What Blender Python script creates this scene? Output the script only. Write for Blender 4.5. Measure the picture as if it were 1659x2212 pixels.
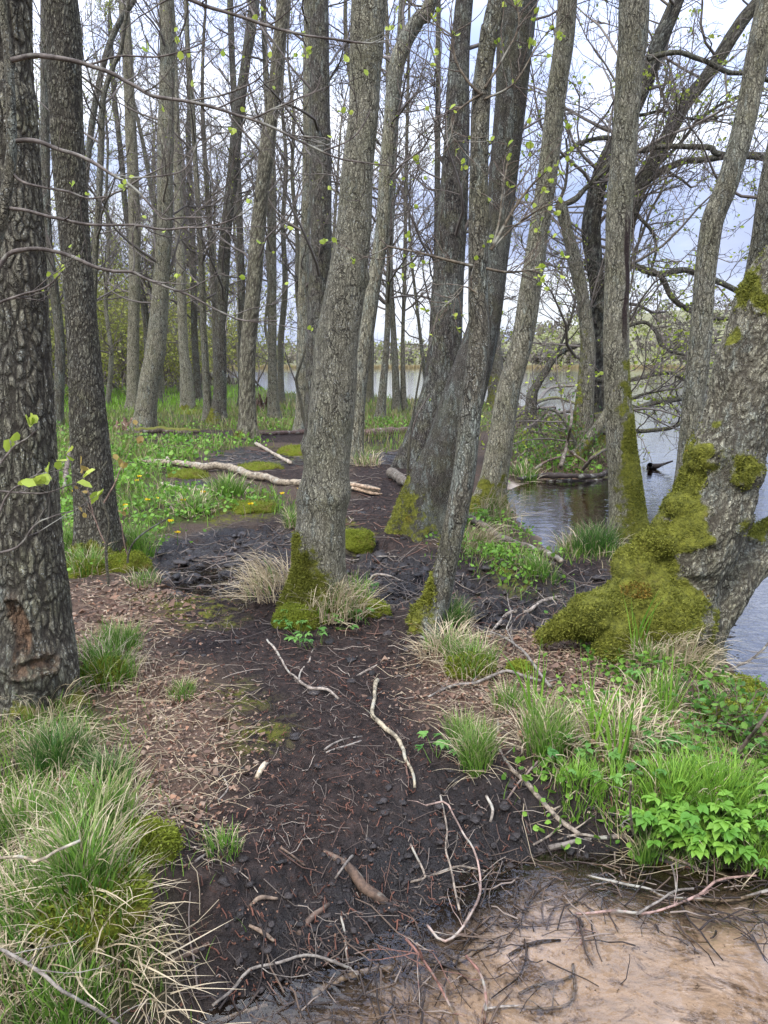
import bpy, math, random
import numpy as np
from mathutils import Vector, Matrix

for o in list(bpy.data.objects):
    bpy.data.objects.remove(o)
SC = bpy.context.scene
COL = SC.collection
R = math.radians

# ------------------------------------------------------------------ camera
CAM_H = 1.60
PITCH = R(10.85)
FPX = 1659.0                       # focal length in the units of the pixel notes (width 1659, height 2212)
cam_data = bpy.data.cameras.new('camera')
cam_data.sensor_fit = 'HORIZONTAL'
cam_data.sensor_width = 36.0
cam_data.lens = 36.0 * FPX / 1659.0
cam_data.clip_start = 0.05
cam_data.clip_end = 6000
cam = bpy.data.objects.new('camera', cam_data)
COL.objects.link(cam)
cam.location = (0, 0, CAM_H)
cam.rotation_euler = (R(90) - PITCH, 0, 0)
SC.camera = cam

# ------------------------------------------------------------------ world: overcast bright sky
SUN_EL, SUN_AZ = R(48), R(215)     # azimuth measured clockwise from +Y
W = bpy.data.worlds.new("World")
SC.world = W
W.use_nodes = True
nt = W.node_tree
nt.nodes.clear()
def N(nt, typ, ins=None, **props):
    n = nt.nodes.new(typ)
    for k, v in props.items():
        setattr(n, k, v)
    for k, v in (ins or {}).items():
        s = n.inputs[k]
        if isinstance(v, bpy.types.NodeSocket):
            nt.links.new(v, s)
        elif isinstance(v, bpy.types.Node):
            nt.links.new(v.outputs[0], s)
        else:
            if s.type == 'RGBA' and len(v) == 3:
                v = (*v, 1)
            s.default_value = v
    return n
def ramp(nt, fac, stops, interp='LINEAR'):
    n = N(nt, 'ShaderNodeValToRGB', {'Fac': fac})
    cr = n.color_ramp
    cr.interpolation = interp
    while len(cr.elements) > 1:
        cr.elements.remove(cr.elements[-1])
    for i, (p, c) in enumerate(stops):
        e = cr.elements[0] if i == 0 else cr.elements.new(p)
        e.position = p
        e.color = (*c, 1) if len(c) == 3 else c
    return n.outputs[0]
def mixc(nt, fac, a, b, mode='MIX'):
    n = N(nt, 'ShaderNodeMix', data_type='RGBA', blend_type=mode)
    for s, v in ((n.inputs[0], fac), (n.inputs[6], a), (n.inputs[7], b)):
        if isinstance(v, (bpy.types.NodeSocket, bpy.types.Node)):
            nt.links.new(v if isinstance(v, bpy.types.NodeSocket) else v.outputs[0], s)
        elif isinstance(v, (int, float)):
            s.default_value = v
        else:
            s.default_value = (*v, 1)
    return n.outputs[2]
def mth(nt, op, a, b=0.0, clamp=False):
    n = N(nt, 'ShaderNodeMath', operation=op, use_clamp=clamp)
    for s, v in ((n.inputs[0], a), (n.inputs[1], b)):
        if isinstance(v, (bpy.types.NodeSocket, bpy.types.Node)):
            nt.links.new(v if isinstance(v, bpy.types.NodeSocket) else v.outputs[0], s)
        else:
            s.default_value = v
    return n.outputs[0]
def mrange(nt, v, a, b, c=0.0, d=1.0):
    n = N(nt, 'ShaderNodeMapRange', {'Value': v, 'From Min': a, 'From Max': b, 'To Min': c, 'To Max': d})
    n.clamp = True
    return n.outputs[0]

sky = N(nt, 'ShaderNodeTexSky')
sky.sky_type = 'NISHITA'
sky.sun_disc = False
sky.sun_elevation = SUN_EL
sky.sun_rotation = SUN_AZ
sky.air_density, sky.dust_density, sky.ozone_density = 1.0, 1.5, 1.0
tc = N(nt, 'ShaderNodeTexCoord')
mp = N(nt, 'ShaderNodeMapping', {'Vector': tc.outputs['Generated'], 'Scale': (1.6, 1.6, 4.2), 'Location': (3.1, 0.7, 0.4)})
c1 = N(nt, 'ShaderNodeTexNoise', {'Vector': mp.outputs[0], 'Scale': 1.5, 'Detail': 7.0, 'Roughness': 0.55, 'Distortion': 0.4})
c2 = N(nt, 'ShaderNodeTexNoise', {'Vector': mp.outputs[0], 'Scale': 3.1, 'Detail': 5.0, 'Roughness': 0.5})
cloudcol = ramp(nt, c1.outputs['Fac'], [(0.35, (1.9, 2.3, 3.6)), (0.47, (2.8, 3.2, 4.5)), (0.58, (4.7, 4.95, 5.5))])
cover = mrange(nt, c2.outputs['Fac'], 0.36, 0.50, 0.80, 1.0)
# an overcast sky is about three times as bright overhead as at the horizon
zen = mrange(nt, N(nt, 'ShaderNodeSeparateXYZ', {'Vector': tc.outputs['Generated']}).outputs[2], 0.15, 0.9, 1.0, 3.8)
cloudcol = N(nt, 'ShaderNodeVectorMath', {0: cloudcol, 1: N(nt, 'ShaderNodeCombineXYZ', {0: zen, 1: zen, 2: zen}).outputs[0]}, operation='MULTIPLY').outputs[0]
skymix = mixc(nt, cover, sky.outputs[0], cloudcol)
bg = N(nt, 'ShaderNodeBackground', {'Color': skymix, 'Strength': 0.10})
N(nt, 'ShaderNodeOutputWorld', {'Surface': bg.outputs[0]})

# ------------------------------------------------------------------ sun through thin cloud
sd = bpy.data.lights.new('sun', 'SUN')
sd.energy = 1.5
sd.angle = R(10)
sd.color = (1.0, 0.95, 0.87)
sun = bpy.data.objects.new('sun', sd)
COL.objects.link(sun)
sdir = Vector((math.sin(SUN_AZ) * math.cos(SUN_EL), math.cos(SUN_AZ) * math.cos(SUN_EL), math.sin(SUN_EL)))
sun.rotation_euler = sdir.to_track_quat('Z', 'Y').to_euler()

SC.view_settings.view_transform = 'Standard'
SC.view_settings.look = 'None'
SC.view_settings.exposure = 1.28
SC.view_settings.gamma = 1.0
SC.cycles.max_bounces = 6
SC.cycles.diffuse_bounces = 2
SC.cycles.glossy_bounces = 2
SC.cycles.transmission_bounces = 3
SC.cycles.transparent_max_bounces = 6
SC.cycles.caustics_reflective = False
SC.cycles.caustics_refractive = False

# ------------------------------------------------------------------ numpy noise
def _h(ix, iy, iz, seed):
    n = (ix.astype(np.int64) * 374761393 + iy.astype(np.int64) * 668265263 + iz.astype(np.int64) * 2147483647 % 4294967291 + seed * 974711) & 0xFFFFFFFF
    n = ((n ^ (n >> 13)) * 1274126177) & 0xFFFFFFFF
    n = ((n ^ (n >> 16)) * 2246822519) & 0xFFFFFFFF
    n = n ^ (n >> 15)
    return (n & 0xFFFFFF) / float(0xFFFFFF)
def vnoise(p, seed=0):
    i = np.floor(p).astype(np.int64)
    f = p - i
    f = f * f * f * (f * (f * 6 - 15) + 10)
    out = 0
    for dx in (0, 1):
        wx = f[:, 0] if dx else 1 - f[:, 0]
        for dy in (0, 1):
            wy = f[:, 1] if dy else 1 - f[:, 1]
            for dz in (0, 1):
                wz = f[:, 2] if dz else 1 - f[:, 2]
                out = out + wx * wy * wz * _h(i[:, 0] + dx, i[:, 1] + dy, i[:, 2] + dz, seed)
    return out * 2 - 1
def fbm(p, octv=4, seed=0, gain=0.5):
    a, s, t = 1.0, 0, 0
    p = np.asarray(p, float)
    for k in range(octv):
        s = s + a * vnoise(p, seed + k * 17)
        t += a
        a *= gain
        p = p * 2.03 + 11.7
    return s / t
def worley(p, seed=0):
    i = np.floor(p).astype(np.int64)
    f1 = np.full(len(p), 9.0)
    f2 = np.full(len(p), 9.0)
    for dx in (-1, 0, 1):
        for dy in (-1, 0, 1):
            for dz in (-1, 0, 1):
                c = i + (dx, dy, dz)
                q = np.stack([_h(c[:, 0], c[:, 1], c[:, 2], seed + s) for s in (1, 2, 3)], 1) + c
                d = np.sqrt(((q - p) ** 2).sum(1))
                m = d < f1
                f2 = np.where(m, f1, np.minimum(f2, d))
                f1 = np.where(m, d, f1)
    return f1, f2
def sstep(a, b, x):
    t = np.clip((x - a) / (b - a), 0, 1)
    return t * t * (3 - 2 * t)

# ------------------------------------------------------------------ mesh helpers
def mesh(name, V, Q=None, T=None, mats=(), smooth=True, attrs=None, mi=None):
    me = bpy.data.meshes.new(name)
    V = np.asarray(V, np.float32).reshape(-1, 3)
    Q = np.zeros((0, 4), np.int32) if Q is None else np.asarray(Q, np.int32).reshape(-1, 4)
    T = np.zeros((0, 3), np.int32) if T is None else np.asarray(T, np.int32).reshape(-1, 3)
    nq, ntr = len(Q), len(T)
    me.vertices.add(len(V))
    me.vertices.foreach_set('co', V.ravel())
    me.loops.add(nq * 4 + ntr * 3)
    me.loops.foreach_set('vertex_index', np.concatenate([Q.ravel(), T.ravel()]).astype(np.int32))
    me.polygons.add(nq + ntr)
    st = np.concatenate([np.arange(nq) * 4, nq * 4 + np.arange(ntr) * 3]).astype(np.int32)
    me.polygons.foreach_set('loop_start', st)
    me.polygons.foreach_set('loop_total', np.concatenate([np.full(nq, 4), np.full(ntr, 3)]).astype(np.int32))
    me.polygons.foreach_set('use_smooth', np.full(nq + ntr, smooth))
    if mi is not None:
        me.polygons.foreach_set('material_index', np.asarray(mi, np.int32))
    for k, a in (attrs or {}).items():
        a = np.asarray(a, np.float32)
        if a.ndim == 2:
            if a.shape[1] == 3:
                a = np.concatenate([a, np.ones((len(a), 1), np.float32)], 1)
            at = me.attributes.new(k, 'FLOAT_COLOR', 'POINT')
            at.data.foreach_set('color', a.ravel())
        else:
            at = me.attributes.new(k, 'FLOAT', 'POINT')
            at.data.foreach_set('value', a)
    for m in mats:
        me.materials.append(m)
    me.update(calc_edges=True)
    return me
def link(name, me, parent=None):
    o = bpy.data.objects.new(name, me)
    COL.objects.link(o)
    if parent is not None:
        o.parent = parent
    return o
def tag(o, label=None, cat=None, group=None, kind=None):
    for k, v in (('label', label), ('category', cat), ('group', group), ('kind', kind)):
        if v:
            o[k] = v
    return o
def thing(name, label, cat, loc=(0, 0, 0), group=None):
    o = bpy.data.objects.new(name, None)
    o.empty_display_size = 0.1
    COL.objects.link(o)
    o.location = loc
    return tag(o, label, cat, group)

class MB:
    """collects pieces of one mesh"""
    def __init__(s):
        s.V, s.Q, s.T, s.A, s.n = [], [], [], {}, 0
    def add(s, V, Q=None, T=None, **attrs):
        V = np.asarray(V, float).reshape(-1, 3)
        s.V.append(V)
        if Q is not None and len(Q): s.Q.append(np.asarray(Q).reshape(-1, 4) + s.n)
        if T is not None and len(T): s.T.append(np.asarray(T).reshape(-1, 3) + s.n)
        for k, a in attrs.items():
            s.A.setdefault(k, []).append(np.asarray(a, float))
        s.n += len(V)
    def mesh(s, name, mat, origin=(0, 0, 0), smooth=True):
        V = np.concatenate(s.V) - np.asarray(origin)
        return mesh(name, V, np.concatenate(s.Q) if s.Q else None, np.concatenate(s.T) if s.T else None, [mat], smooth,
                    {k: np.concatenate(a) for k, a in s.A.items()})

def catmull(P, n):
    """resample control rows (m, d) to n rows with a Catmull-Rom curve, even in length"""
    P = np.asarray(P, float)
    if len(P) == 2:
        P = np.stack([P[0], (P[0] + P[1]) / 2, P[1]])
    E = np.concatenate([[2 * P[0] - P[1]], P, [2 * P[-1] - P[-2]]])
    u = np.linspace(0, len(P) - 1, 24 * (len(P) - 1) + 1)
    i = np.minimum(u.astype(int), len(P) - 2)
    t = (u - i)[:, None]
    p0, p1, p2, p3 = E[i], E[i + 1], E[i + 2], E[i + 3]
    C = 0.5 * (2 * p1 + (p2 - p0) * t + (2 * p0 - 5 * p1 + 4 * p2 - p3) * t ** 2 + (3 * p1 - p0 - 3 * p2 + p3) * t ** 3)
    L = np.concatenate([[0], np.cumsum(np.linalg.norm(np.diff(C[:, :3], axis=0), axis=1))])
    s = np.linspace(0, L[-1], n)
    return np.stack([np.interp(s, L, C[:, k]) for k in range(C.shape[1])], 1)

def frames(P):
    P = np.asarray(P, float)
    T = np.gradient(P, axis=0)
    T /= np.linalg.norm(T, axis=1, keepdims=True) + 1e-9
    U = np.zeros_like(P)
    a = np.array([1.0, 0, 0]) if abs(T[0, 0]) < 0.8 else np.array([0, 0, 1.0])
    u = a - T[0] * (a @ T[0])
    for k in range(len(P)):
        u = u - T[k] * (u @ T[k])
        u /= np.linalg.norm(u) + 1e-9
        U[k] = u
    return T, U, np.cross(T, U)

def tube(P, r, sides=6, cap=True):
    """one swept tube; returns V, Q, T"""
    P = np.asarray(P, float)
    n = len(P)
    r = np.broadcast_to(np.asarray(r, float), (n,))
    T_, U, B = frames(P)
    a = np.arange(sides) * 2 * np.pi / sides
    V = P[:, None] + r[:, None, None] * (np.cos(a)[None, :, None] * U[:, None] + np.sin(a)[None, :, None] * B[:, None])
    V = V.reshape(-1, 3)
    i = np.arange(n - 1)[:, None] * sides
    j = np.arange(sides)[None]
    j2 = (j + 1) % sides
    Q = np.stack([i + j, i + j2, i + sides + j2, i + sides + j], -1).reshape(-1, 4)
    Tn = []
    if cap:
        V = np.concatenate([V, P[:1], P[-1:]])
        jj = np.arange(sides)
        k2 = (jj + 1) % sides
        Tn = np.concatenate([np.stack([np.full(sides, n * sides), k2, jj], 1),
                             np.stack([np.full(sides, n * sides + 1), (n - 1) * sides + jj, (n - 1) * sides + k2], 1)])
    return V, Q, Tn

def tubes(P, r, sides=3):
    """batch of tubes: P (n,k,3), r (n,k)"""
    n, k, _ = P.shape
    T_ = np.gradient(P, axis=1)
    T_ /= np.linalg.norm(T_, axis=2, keepdims=True) + 1e-9
    a = np.where(np.abs(T_[:, :1, 2:]) < 0.85, np.array([0, 0, 1.0]), np.array([1.0, 0, 0]))
    U = np.cross(T_, np.broadcast_to(a, T_.shape))
    U /= np.linalg.norm(U, axis=2, keepdims=True) + 1e-9
    B = np.cross(T_, U)
    an = np.arange(sides) * 2 * np.pi / sides
    V = P[:, :, None] + r[:, :, None, None] * (np.cos(an)[None, None, :, None] * U[:, :, None] + np.sin(an)[None, None, :, None] * B[:, :, None])
    base = (np.arange(n) * k * sides)[:, None, None]
    i = (np.arange(k - 1) * sides)[None, :, None]
    j = np.arange(sides)[None, None]
    j2 = (j + 1) % sides
    Q = np.stack([base + i + j, base + i + j2, base + i + sides + j2, base + i + sides + j], -1).reshape(-1, 4)
    return V.reshape(-1, 3), Q

def leaves(P, D, size, width, rng, fold=0.25):
    """batch of leaf shapes (two quads folded at the midrib): P (n,3) stalk points, D (n,3) directions, size (n,)"""
    n = len(P)
    D = D / (np.linalg.norm(D, axis=1, keepdims=True) + 1e-9)
    rv = rng.normal(size=(n, 3))
    S = np.cross(D, rv)
    S /= np.linalg.norm(S, axis=1, keepdims=True) + 1e-9
    Nn = np.cross(S, D)
    s = size[:, None]
    w = s * width
    m1 = P + D * s * 0.38
    V = np.stack([P, m1 + S * w * 0.5 + Nn * s * fold * 0.35, P + D * s * 0.8 + S * w * 0.36 + Nn * s * fold * 0.3, P + D * s,
                  P + D * s * 0.8 - S * w * 0.36 + Nn * s * fold * 0.3, m1 - S * w * 0.5 + Nn * s * fold * 0.35], 1)
    b = (np.arange(n) * 6)[:, None]
    Q = np.concatenate([b + [0, 1, 2, 3], b + [0, 3, 4, 5]], 0)
    return V.reshape(-1, 3), Q

def blades(P, az, L, w, a0, a1, rng, k=5, twist=0.5):
    """grass blades: P (n,3) roots, az azimuth, a0/a1 start and end angle from vertical"""
    n = len(P)
    t = np.linspace(0, 1, k)
    ang = a0[:, None] + (a1 - a0)[:, None] * t[None] ** 1.3
    ds = (L / (k - 1))[:, None]
    hx = np.concatenate([np.zeros((n, 1)), np.cumsum(np.sin(ang[:, :-1]) * ds, 1)], 1)
    hz = np.concatenate([np.zeros((n, 1)), np.cumsum(np.cos(ang[:, :-1]) * ds, 1)], 1)
    wob = (rng.normal(size=n) * 0.25)[:, None] * t[None] ** 2 * L[:, None]
    ca, sa = np.cos(az)[:, None], np.sin(az)[:, None]
    C = np.stack([P[:, :1] + hx * ca - wob * sa, P[:, 1:2] + hx * sa + wob * ca, P[:, 2:] + hz], -1)
    ww = w[:, None] * (1 - t[None] ** 2.2) * 0.5 + 0.0002
    tw = az + np.pi / 2 + rng.normal(size=n) * twist
    S = np.stack([np.cos(tw), np.sin(tw), rng.normal(size=n) * 0.3], 1)[:, None, :]
    V = np.stack([C - S * ww[..., None], C + S * ww[..., None]], 2)
    b = (np.arange(n) * k * 2)[:, None]
    i = (np.arange(k - 1) * 2)[None]
    Q = np.stack([b + i, b + i + 1, b + i + 3, b + i + 2], -1).reshape(-1, 4)
    return V.reshape(-1, 3), Q, np.broadcast_to(t[None, :, None], (n, k, 2)).reshape(-1)

# ------------------------------------------------------------------ from the survey notes (picture units) to places on the ground
CP, SP = math.cos(PITCH), math.sin(PITCH)
EYE = np.array([0, 0, CAM_H])
def ray(x, y):
    a, b = (x - 829.5) / FPX, (y - 1106) / FPX
    return np.array([a, CP - b * SP, -SP - b * CP])
def on_z(x, y, z=0.0):
    d = ray(x, y)
    return EYE + d * ((z - CAM_H) / d[2])
def at_y(x, y, Y):
    d = ray(x, y)
    return EYE + d * (Y / d[1])
def depth(p):
    return p[1] * CP - (p[2] - CAM_H) * SP
# ------------------------------------------------------------------ terrain
ZW = -0.14                                     # lake and stream level
def poly(pts, z=0.0):
    return np.array([on_z(x, y, z)[:2] for x, y in pts])
def sdist(XY, P):
    """signed distance to polygon P (positive inside)"""
    x, y = XY[:, 0], XY[:, 1]
    d = np.full(len(XY), 1e9)
    ins = np.zeros(len(XY), bool)
    for k in range(len(P)):
        a, b = P[k], P[(k + 1) % len(P)]
        e = b - a
        w = XY - a
        t = np.clip((w @ e) / (e @ e + 1e-12), 0, 1)
        q = w - t[:, None] * e
        d = np.minimum(d, (q ** 2).sum(1))
        c = ((a[1] <= y) & (b[1] > y)) | ((b[1] <= y) & (a[1] > y))
        xi = a[0] + (y - a[1]) / (b[1] - a[1] + 1e-12) * e[0]
        ins ^= c & (x < xi)
    return np.sqrt(d) * np.where(ins, 1, -1)
shore = poly([(1900, 1640), (1659, 1550), (1610, 1500), (1572, 1440), (1535, 1385), (1478, 1280), (1420, 1195), (1390, 1178), (1330, 1170),
              (1290, 1185), (1250, 1190), (1215, 1205), (1190, 1190), (1165, 1165), (1120, 1110), (1088, 1082), (1082, 1062), (1125, 1047),
              (1180, 1037), (1310, 1033), (1345, 1010), (1330, 965), (1300, 925), (1210, 890), (1130, 880), (1050, 872), (900, 866),
              (780, 860), (600, 853), (568, 842), (535, 822)], ZW)
LAKE = np.concatenate([shore, np.array([[-45, 170], [-200, 420], [-900, 900], [1500, 900], [1500, 3.4], [8, 3.0]])])
STREAM = np.concatenate([poly([(380, 2330), (470, 2212), (600, 2160), (760, 2112), (880, 2060), (960, 1995), (1040, 1925), (1120, 1882), (1200, 1856),
               (1300, 1868), (1500, 1902), (1659, 1898), (1900, 1895), (2400, 1890)], ZW), np.array([[6, 2.0], [6, -2], [-1.2, -2]])])
WET = [poly(p) for p in (
    [(320, 1190), (380, 1155), (500, 1140), (600, 1130), (640, 1180), (600, 1250), (500, 1290), (400, 1280), (325, 1240)],
    [(750, 1190), (800, 1170), (870, 1180), (930, 1210), (1000, 1225), (1150, 1275), (1240, 1215), (1330, 1225), (1330, 1290), (1210, 1350), (1060, 1360), (960, 1320), (830, 1300), (755, 1260)],
    [(520, 1960), (700, 1850), (860, 1740), (960, 1680), (1080, 1700), (1200, 1730), (1360, 1750), (1400, 1810), (1700, 1870), (1900, 1900), (1300, 1880), (1050, 1920), (950, 2020), (800, 2120), (470, 2250), (300, 2250), (400, 2090)],
    [(440, 985), (520, 970), (650, 982), (640, 1005), (480, 1005)], [(350, 1050), (430, 1035), (520, 1055), (500, 1085), (390, 1085)],
    [(760, 985), (880, 975), (880, 1000), (780, 1010)])]
DARK = [poly(p) for p in (
    [(330, 1180), (640, 1110), (700, 1100), (760, 1080), (870, 1080), (900, 1180), (1330, 1200), (1340, 1300), (1200, 1360), (1050, 1360), (880, 1440), (930, 1560), (1060, 1600), (1130, 1640), (1350, 1730), (1420, 1810), (1700, 1900), (2400, 1900), (2400, 2600), (300, 2600), (380, 2120), (350, 1900), (480, 1720), (520, 1560), (470, 1450), (330, 1400), (380, 1330), (330, 1270)],
    [(430, 990), (520, 968), (660, 975), (650, 1050), (520, 1010)], [(340, 1050), (430, 1030), (540, 1055), (500, 1090), (370, 1100)],
    [(750, 985), (880, 975), (980, 1010), (1000, 1090), (760, 1100)], [(250, 940), (440, 930), (760, 940), (900, 938), (900, 960), (640, 955), (430, 955), (260, 955)])]
LITTER = [poly(p) for p in (
    [(150, 1280), (330, 1265), (380, 1315), (320, 1390), (400, 1450), (470, 1530), (470, 1660), (400, 1790), (330, 1830), (230, 1740), (280, 1560), (160, 1420)],
    [(880, 1440), (1050, 1360), (1250, 1385), (1450, 1430), (1570, 1540), (1560, 1660), (1380, 1690), (1240, 1640), (1130, 1610), (1060, 1570), (930, 1550)],
    [(1100, 1000), (1200, 940), (1290, 950), (1280, 1010), (1150, 1035)])]
GREEN = [poly(p) for p in (
    [(760, 940), (1000, 935), (1000, 960), (890, 975), (760, 985)], [(1100, 960), (1200, 900), (1300, 930), (1300, 1030), (1130, 1035)],
    [(-900, 1240), (-900, 800), (500, 800), (700, 850), (1050, 870), (1060, 930), (880, 932), (640, 932), (440, 930), (250, 935), (260, 952), (520, 948), (560, 960), (430, 985), (340, 1030), (340, 1060), (520, 1090), (620, 1075), (600, 1110), (500, 1110), (380, 1130), (310, 1190), (150, 1240)],
    [(1290, 1450), (1450, 1400), (1560, 1420), (1700, 1560), (2400, 1620), (2400, 1860), (1659, 1880), (1400, 1820), (1340, 1730), (1250, 1700), (1270, 1560)],
    [(990, 1130), (1060, 1110), (1120, 1160), (1190, 1230), (1190, 1285), (1090, 1280), (1000, 1220)],
    [(-900, 1500), (130, 1500), (300, 1600), (250, 1730), (330, 1830), (350, 2000), (350, 2110), (250, 2300), (-900, 2300)],
    [(1200, 1180), (1330, 1165), (1420, 1190), (1440, 1230), (1330, 1215), (1240, 1215)])]
MOSSG = [poly(p) for p in (
    [(310, 1290), (400, 1275), (490, 1300), (470, 1345), (330, 1345)], [(430, 1480), (520, 1475), (580, 1530), (500, 1560), (440, 1530)],
    [(520, 1590), (600, 1590), (610, 1620), (540, 1625)],
    [(740, 1130), (770, 1140), (800, 1195), (750, 1205)], [(990, 1150), (1100, 1180), (1190, 1230), (1180, 1280), (1080, 1270)],
    [(690, 960), (740, 975), (620, 1000), (600, 960)], [(480, 1070), (600, 1075), (560, 1120), (460, 1130)])]
# mounds: picture x, y, radius (m), height (m)
MOUNDS = [(690, 1290, .55, .12), (70, 1490, .7, .08), (215, 1190, .55, .08), (920, 1140, .7, .06), (1060, 1095, .5, .06), (1355, 1165, .45, .07),
          (1090, 1225, .55, .09), (215, 1470, .3, .07), (110, 1660, .3, .07), (180, 1990, .36, .16), (300, 1840, .2, .06), (1400, 1400, .7, .06),
          (985, 1430, .25, .08), (1030, 1640, .16, .04), (1180, 1600, .22, .05), (1450, 1480, .3, .05), (1590, 1500, .25, .1), (1550, 1780, .45, .06),
          (500, 1085, .8, .09), (520, 940, .8, .08), (310, 925, .8, .08), (405, 888, .9, .1), (472, 910, .9, .1), (930, 1345, .25, .05),
          (600, 1560, .8, .05), (560, 1950, .4, .05), (1230, 985, 1.5, .10), (1280, 940, 1.2, .10), (60, 1850, .5, .1), (1340, 1590, .4, .06)]
MND = np.array([(*on_z(x, y)[:2], r, h) for x, y, r, h in MOUNDS])
def union(XY, polys):
    return np.max(np.stack([sdist(XY, p) for p in polys]), 0)
def lakes(XY):
    return np.maximum(sdist(XY, LAKE), -99), sdist(XY, STREAM)
def H(XY, fine=True):
    XY = np.asarray(XY, float).reshape(-1, 2)
    p3 = np.concatenate([XY, np.zeros((len(XY), 1))], 1)
    dist = np.hypot(XY[:, 0], XY[:, 1])
    base = 0.05 * fbm(p3 * 0.55, 3, 5) + 0.022 * fbm(p3 * 2.6, 3, 9)
    base = base + 0.006 * np.clip(dist - 45, 0, 200) * sstep(0, -40, XY[:, 0] + 8)       # land climbs slowly on the far left
    for x, y, r, h in MND:
        q = ((XY[:, 0] - x) ** 2 + (XY[:, 1] - y) ** 2) / r ** 2
        base = base + h * np.exp(-q * 1.6)
    w = sstep(-0.12, 0.12, union(XY, WET[:3]))
    base = base * (1 - .92 * w) - 0.075 * w
    if fine:
        base = base + 0.020 * fbm(p3 * 7.0, 4, 21) + 0.028 * (np.abs(fbm(p3 * 15.0, 4, 25)) - .25) + 0.13 * w * (np.abs(fbm(p3 * 6.5, 4, 31)) - 0.2) + .03 * w * fbm(p3 * 26, 3, 33)
    l, s = lakes(XY)
    nz = 0.10 * fbm(p3 * 3.0, 3, 3)
    l = l + nz * np.clip(dist / 6, .5, 2)
    s = s + nz * 0.8
    bankl = sstep(-0.42, 0.0, l)
    h = base * (1 - bankl) + (ZW + 0.0) * bankl
    h = np.where(l > 0, ZW - np.minimum(1.3, l * 0.32 + 0.03 * l ** 2), h)
    banks = sstep(-0.30, 0.02, s)
    bed = ZW - 0.016 - 0.016 * sstep(0, .5, s) + 0.026 * fbm(p3 * 3.2 + 4, 4, 41) + .02 * sstep(.4, 0., s) * (np.abs(fbm(p3 * 7., 4, 44)) - .15)
    h = np.where(l > 0, h, h * (1 - banks) + bed * banks)
    return h
def H1(x, y):
    return float(H([[x, y]])[0])
def gp(x, y, lift=0.0):
    """the ground point seen at picture position x, y"""
    z = 0.0
    for _ in range(7):
        p = on_z(x, y, z)
        z = 0.5 * z + 0.5 * max(H1(p[0], p[1]), ZW - 0.05)
    p[2] = z + lift
    return p

# polar grid round the viewpoint: fine in front, coarse behind
th = np.concatenate([np.linspace(-180, -62, 40)[:-1], np.linspace(-62, -36, 60)[:-1], np.linspace(-36, 36, 560), np.linspace(36, 62, 60)[1:], np.linspace(62, 180, 40)[1:-1]])
rr = np.concatenate([np.linspace(0.25, 1.1, 12)[:-1], np.geomspace(1.1, 24, 560), np.geomspace(24, 330, 90)[1:]])
TH, RR = np.meshgrid(np.radians(th), rr)
GX, GY = RR * np.sin(TH), RR * np.cos(TH)
XY = np.stack([GX.ravel(), GY.ravel()], 1)
nr, na = GX.shape
hz = H(XY)
P3 = np.concatenate([XY, np.zeros((len(XY), 1))], 1)
dist = np.hypot(XY[:, 0], XY[:, 1])
edge = 0.16 * fbm(P3 * 3.5, 4, 61) * np.clip(dist / 4, .6, 4)
lk, stm = lakes(XY)
sw = np.clip(dist / 5, .6, 4)
a_wet = sstep(-0.14, 0.14, union(XY, WET) + edge) * (1 - 0.0)
a_dark = sstep(-0.16, 0.16, union(XY, DARK) + edge)
a_lit = sstep(-0.18, 0.18, union(XY, LITTER) + edge)
a_grn = sstep(-0.2, 0.2, union(XY, GREEN) + edge)
a_mos = sstep(-0.10, 0.12, union(XY, MOSSG) + edge * 1.3)
a_sand = np.maximum(sstep(-0.04, 0.26, stm + edge * 1.2), 0.8 * sstep(-0.1, 0.3, sdist(XY, poly([(1075, 1090), (1085, 1045), (1310, 1040), (1310, 1150), (1200, 1190), (1120, 1140)], ZW))))
a_bank = sstep(-0.35, 0.05, np.maximum(lk, stm))
i = np.arange(nr - 1)[:, None] * na
j = np.arange(na)[None]
j2 = (j + 1) % na
TQ = np.stack([i + j, i + j2, i + na + j2, i + na + j], -1).reshape(-1, 4)[:, ::-1]
V = np.concatenate([XY, hz[:, None]], 1)
cen = len(V)
V = np.concatenate([V, [[0, 0, float(H1(0, 0))]]])
TT = np.stack([np.full(na, cen), np.arange(na), (np.arange(na) + 1) % na], 1)[:, ::-1]
ext = lambda a: np.append(a, 0)
# ------------------------------------------------------------------ materials
def newmat(name):
    m = bpy.data.materials.new(name)
    m.use_nodes = True
    m.node_tree.nodes.clear()
    return m, m.node_tree
def attr(nt, name, typ='GEOMETRY'):
    return N(nt, 'ShaderNodeAttribute', attribute_name=name, attribute_type=typ)
def out(nt, sh):
    N(nt, 'ShaderNodeOutputMaterial', {'Surface': sh})
def bump(nt, h, strength=0.6, d=0.01, normal=None):
    n = N(nt, 'ShaderNodeBump', {'Height': h, 'Strength': strength, 'Distance': d})
    if normal is not None:
        nt.links.new(normal, n.inputs['Normal'])
    return n.outputs[0]
def noise(nt, vec, scale, detail=4.0, rough=0.55, dist=0.0):
    return N(nt, 'ShaderNodeTexNoise', {'Vector': vec, 'Scale': scale, 'Detail': detail, 'Roughness': rough, 'Distortion': dist}).outputs['Fac']

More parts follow.
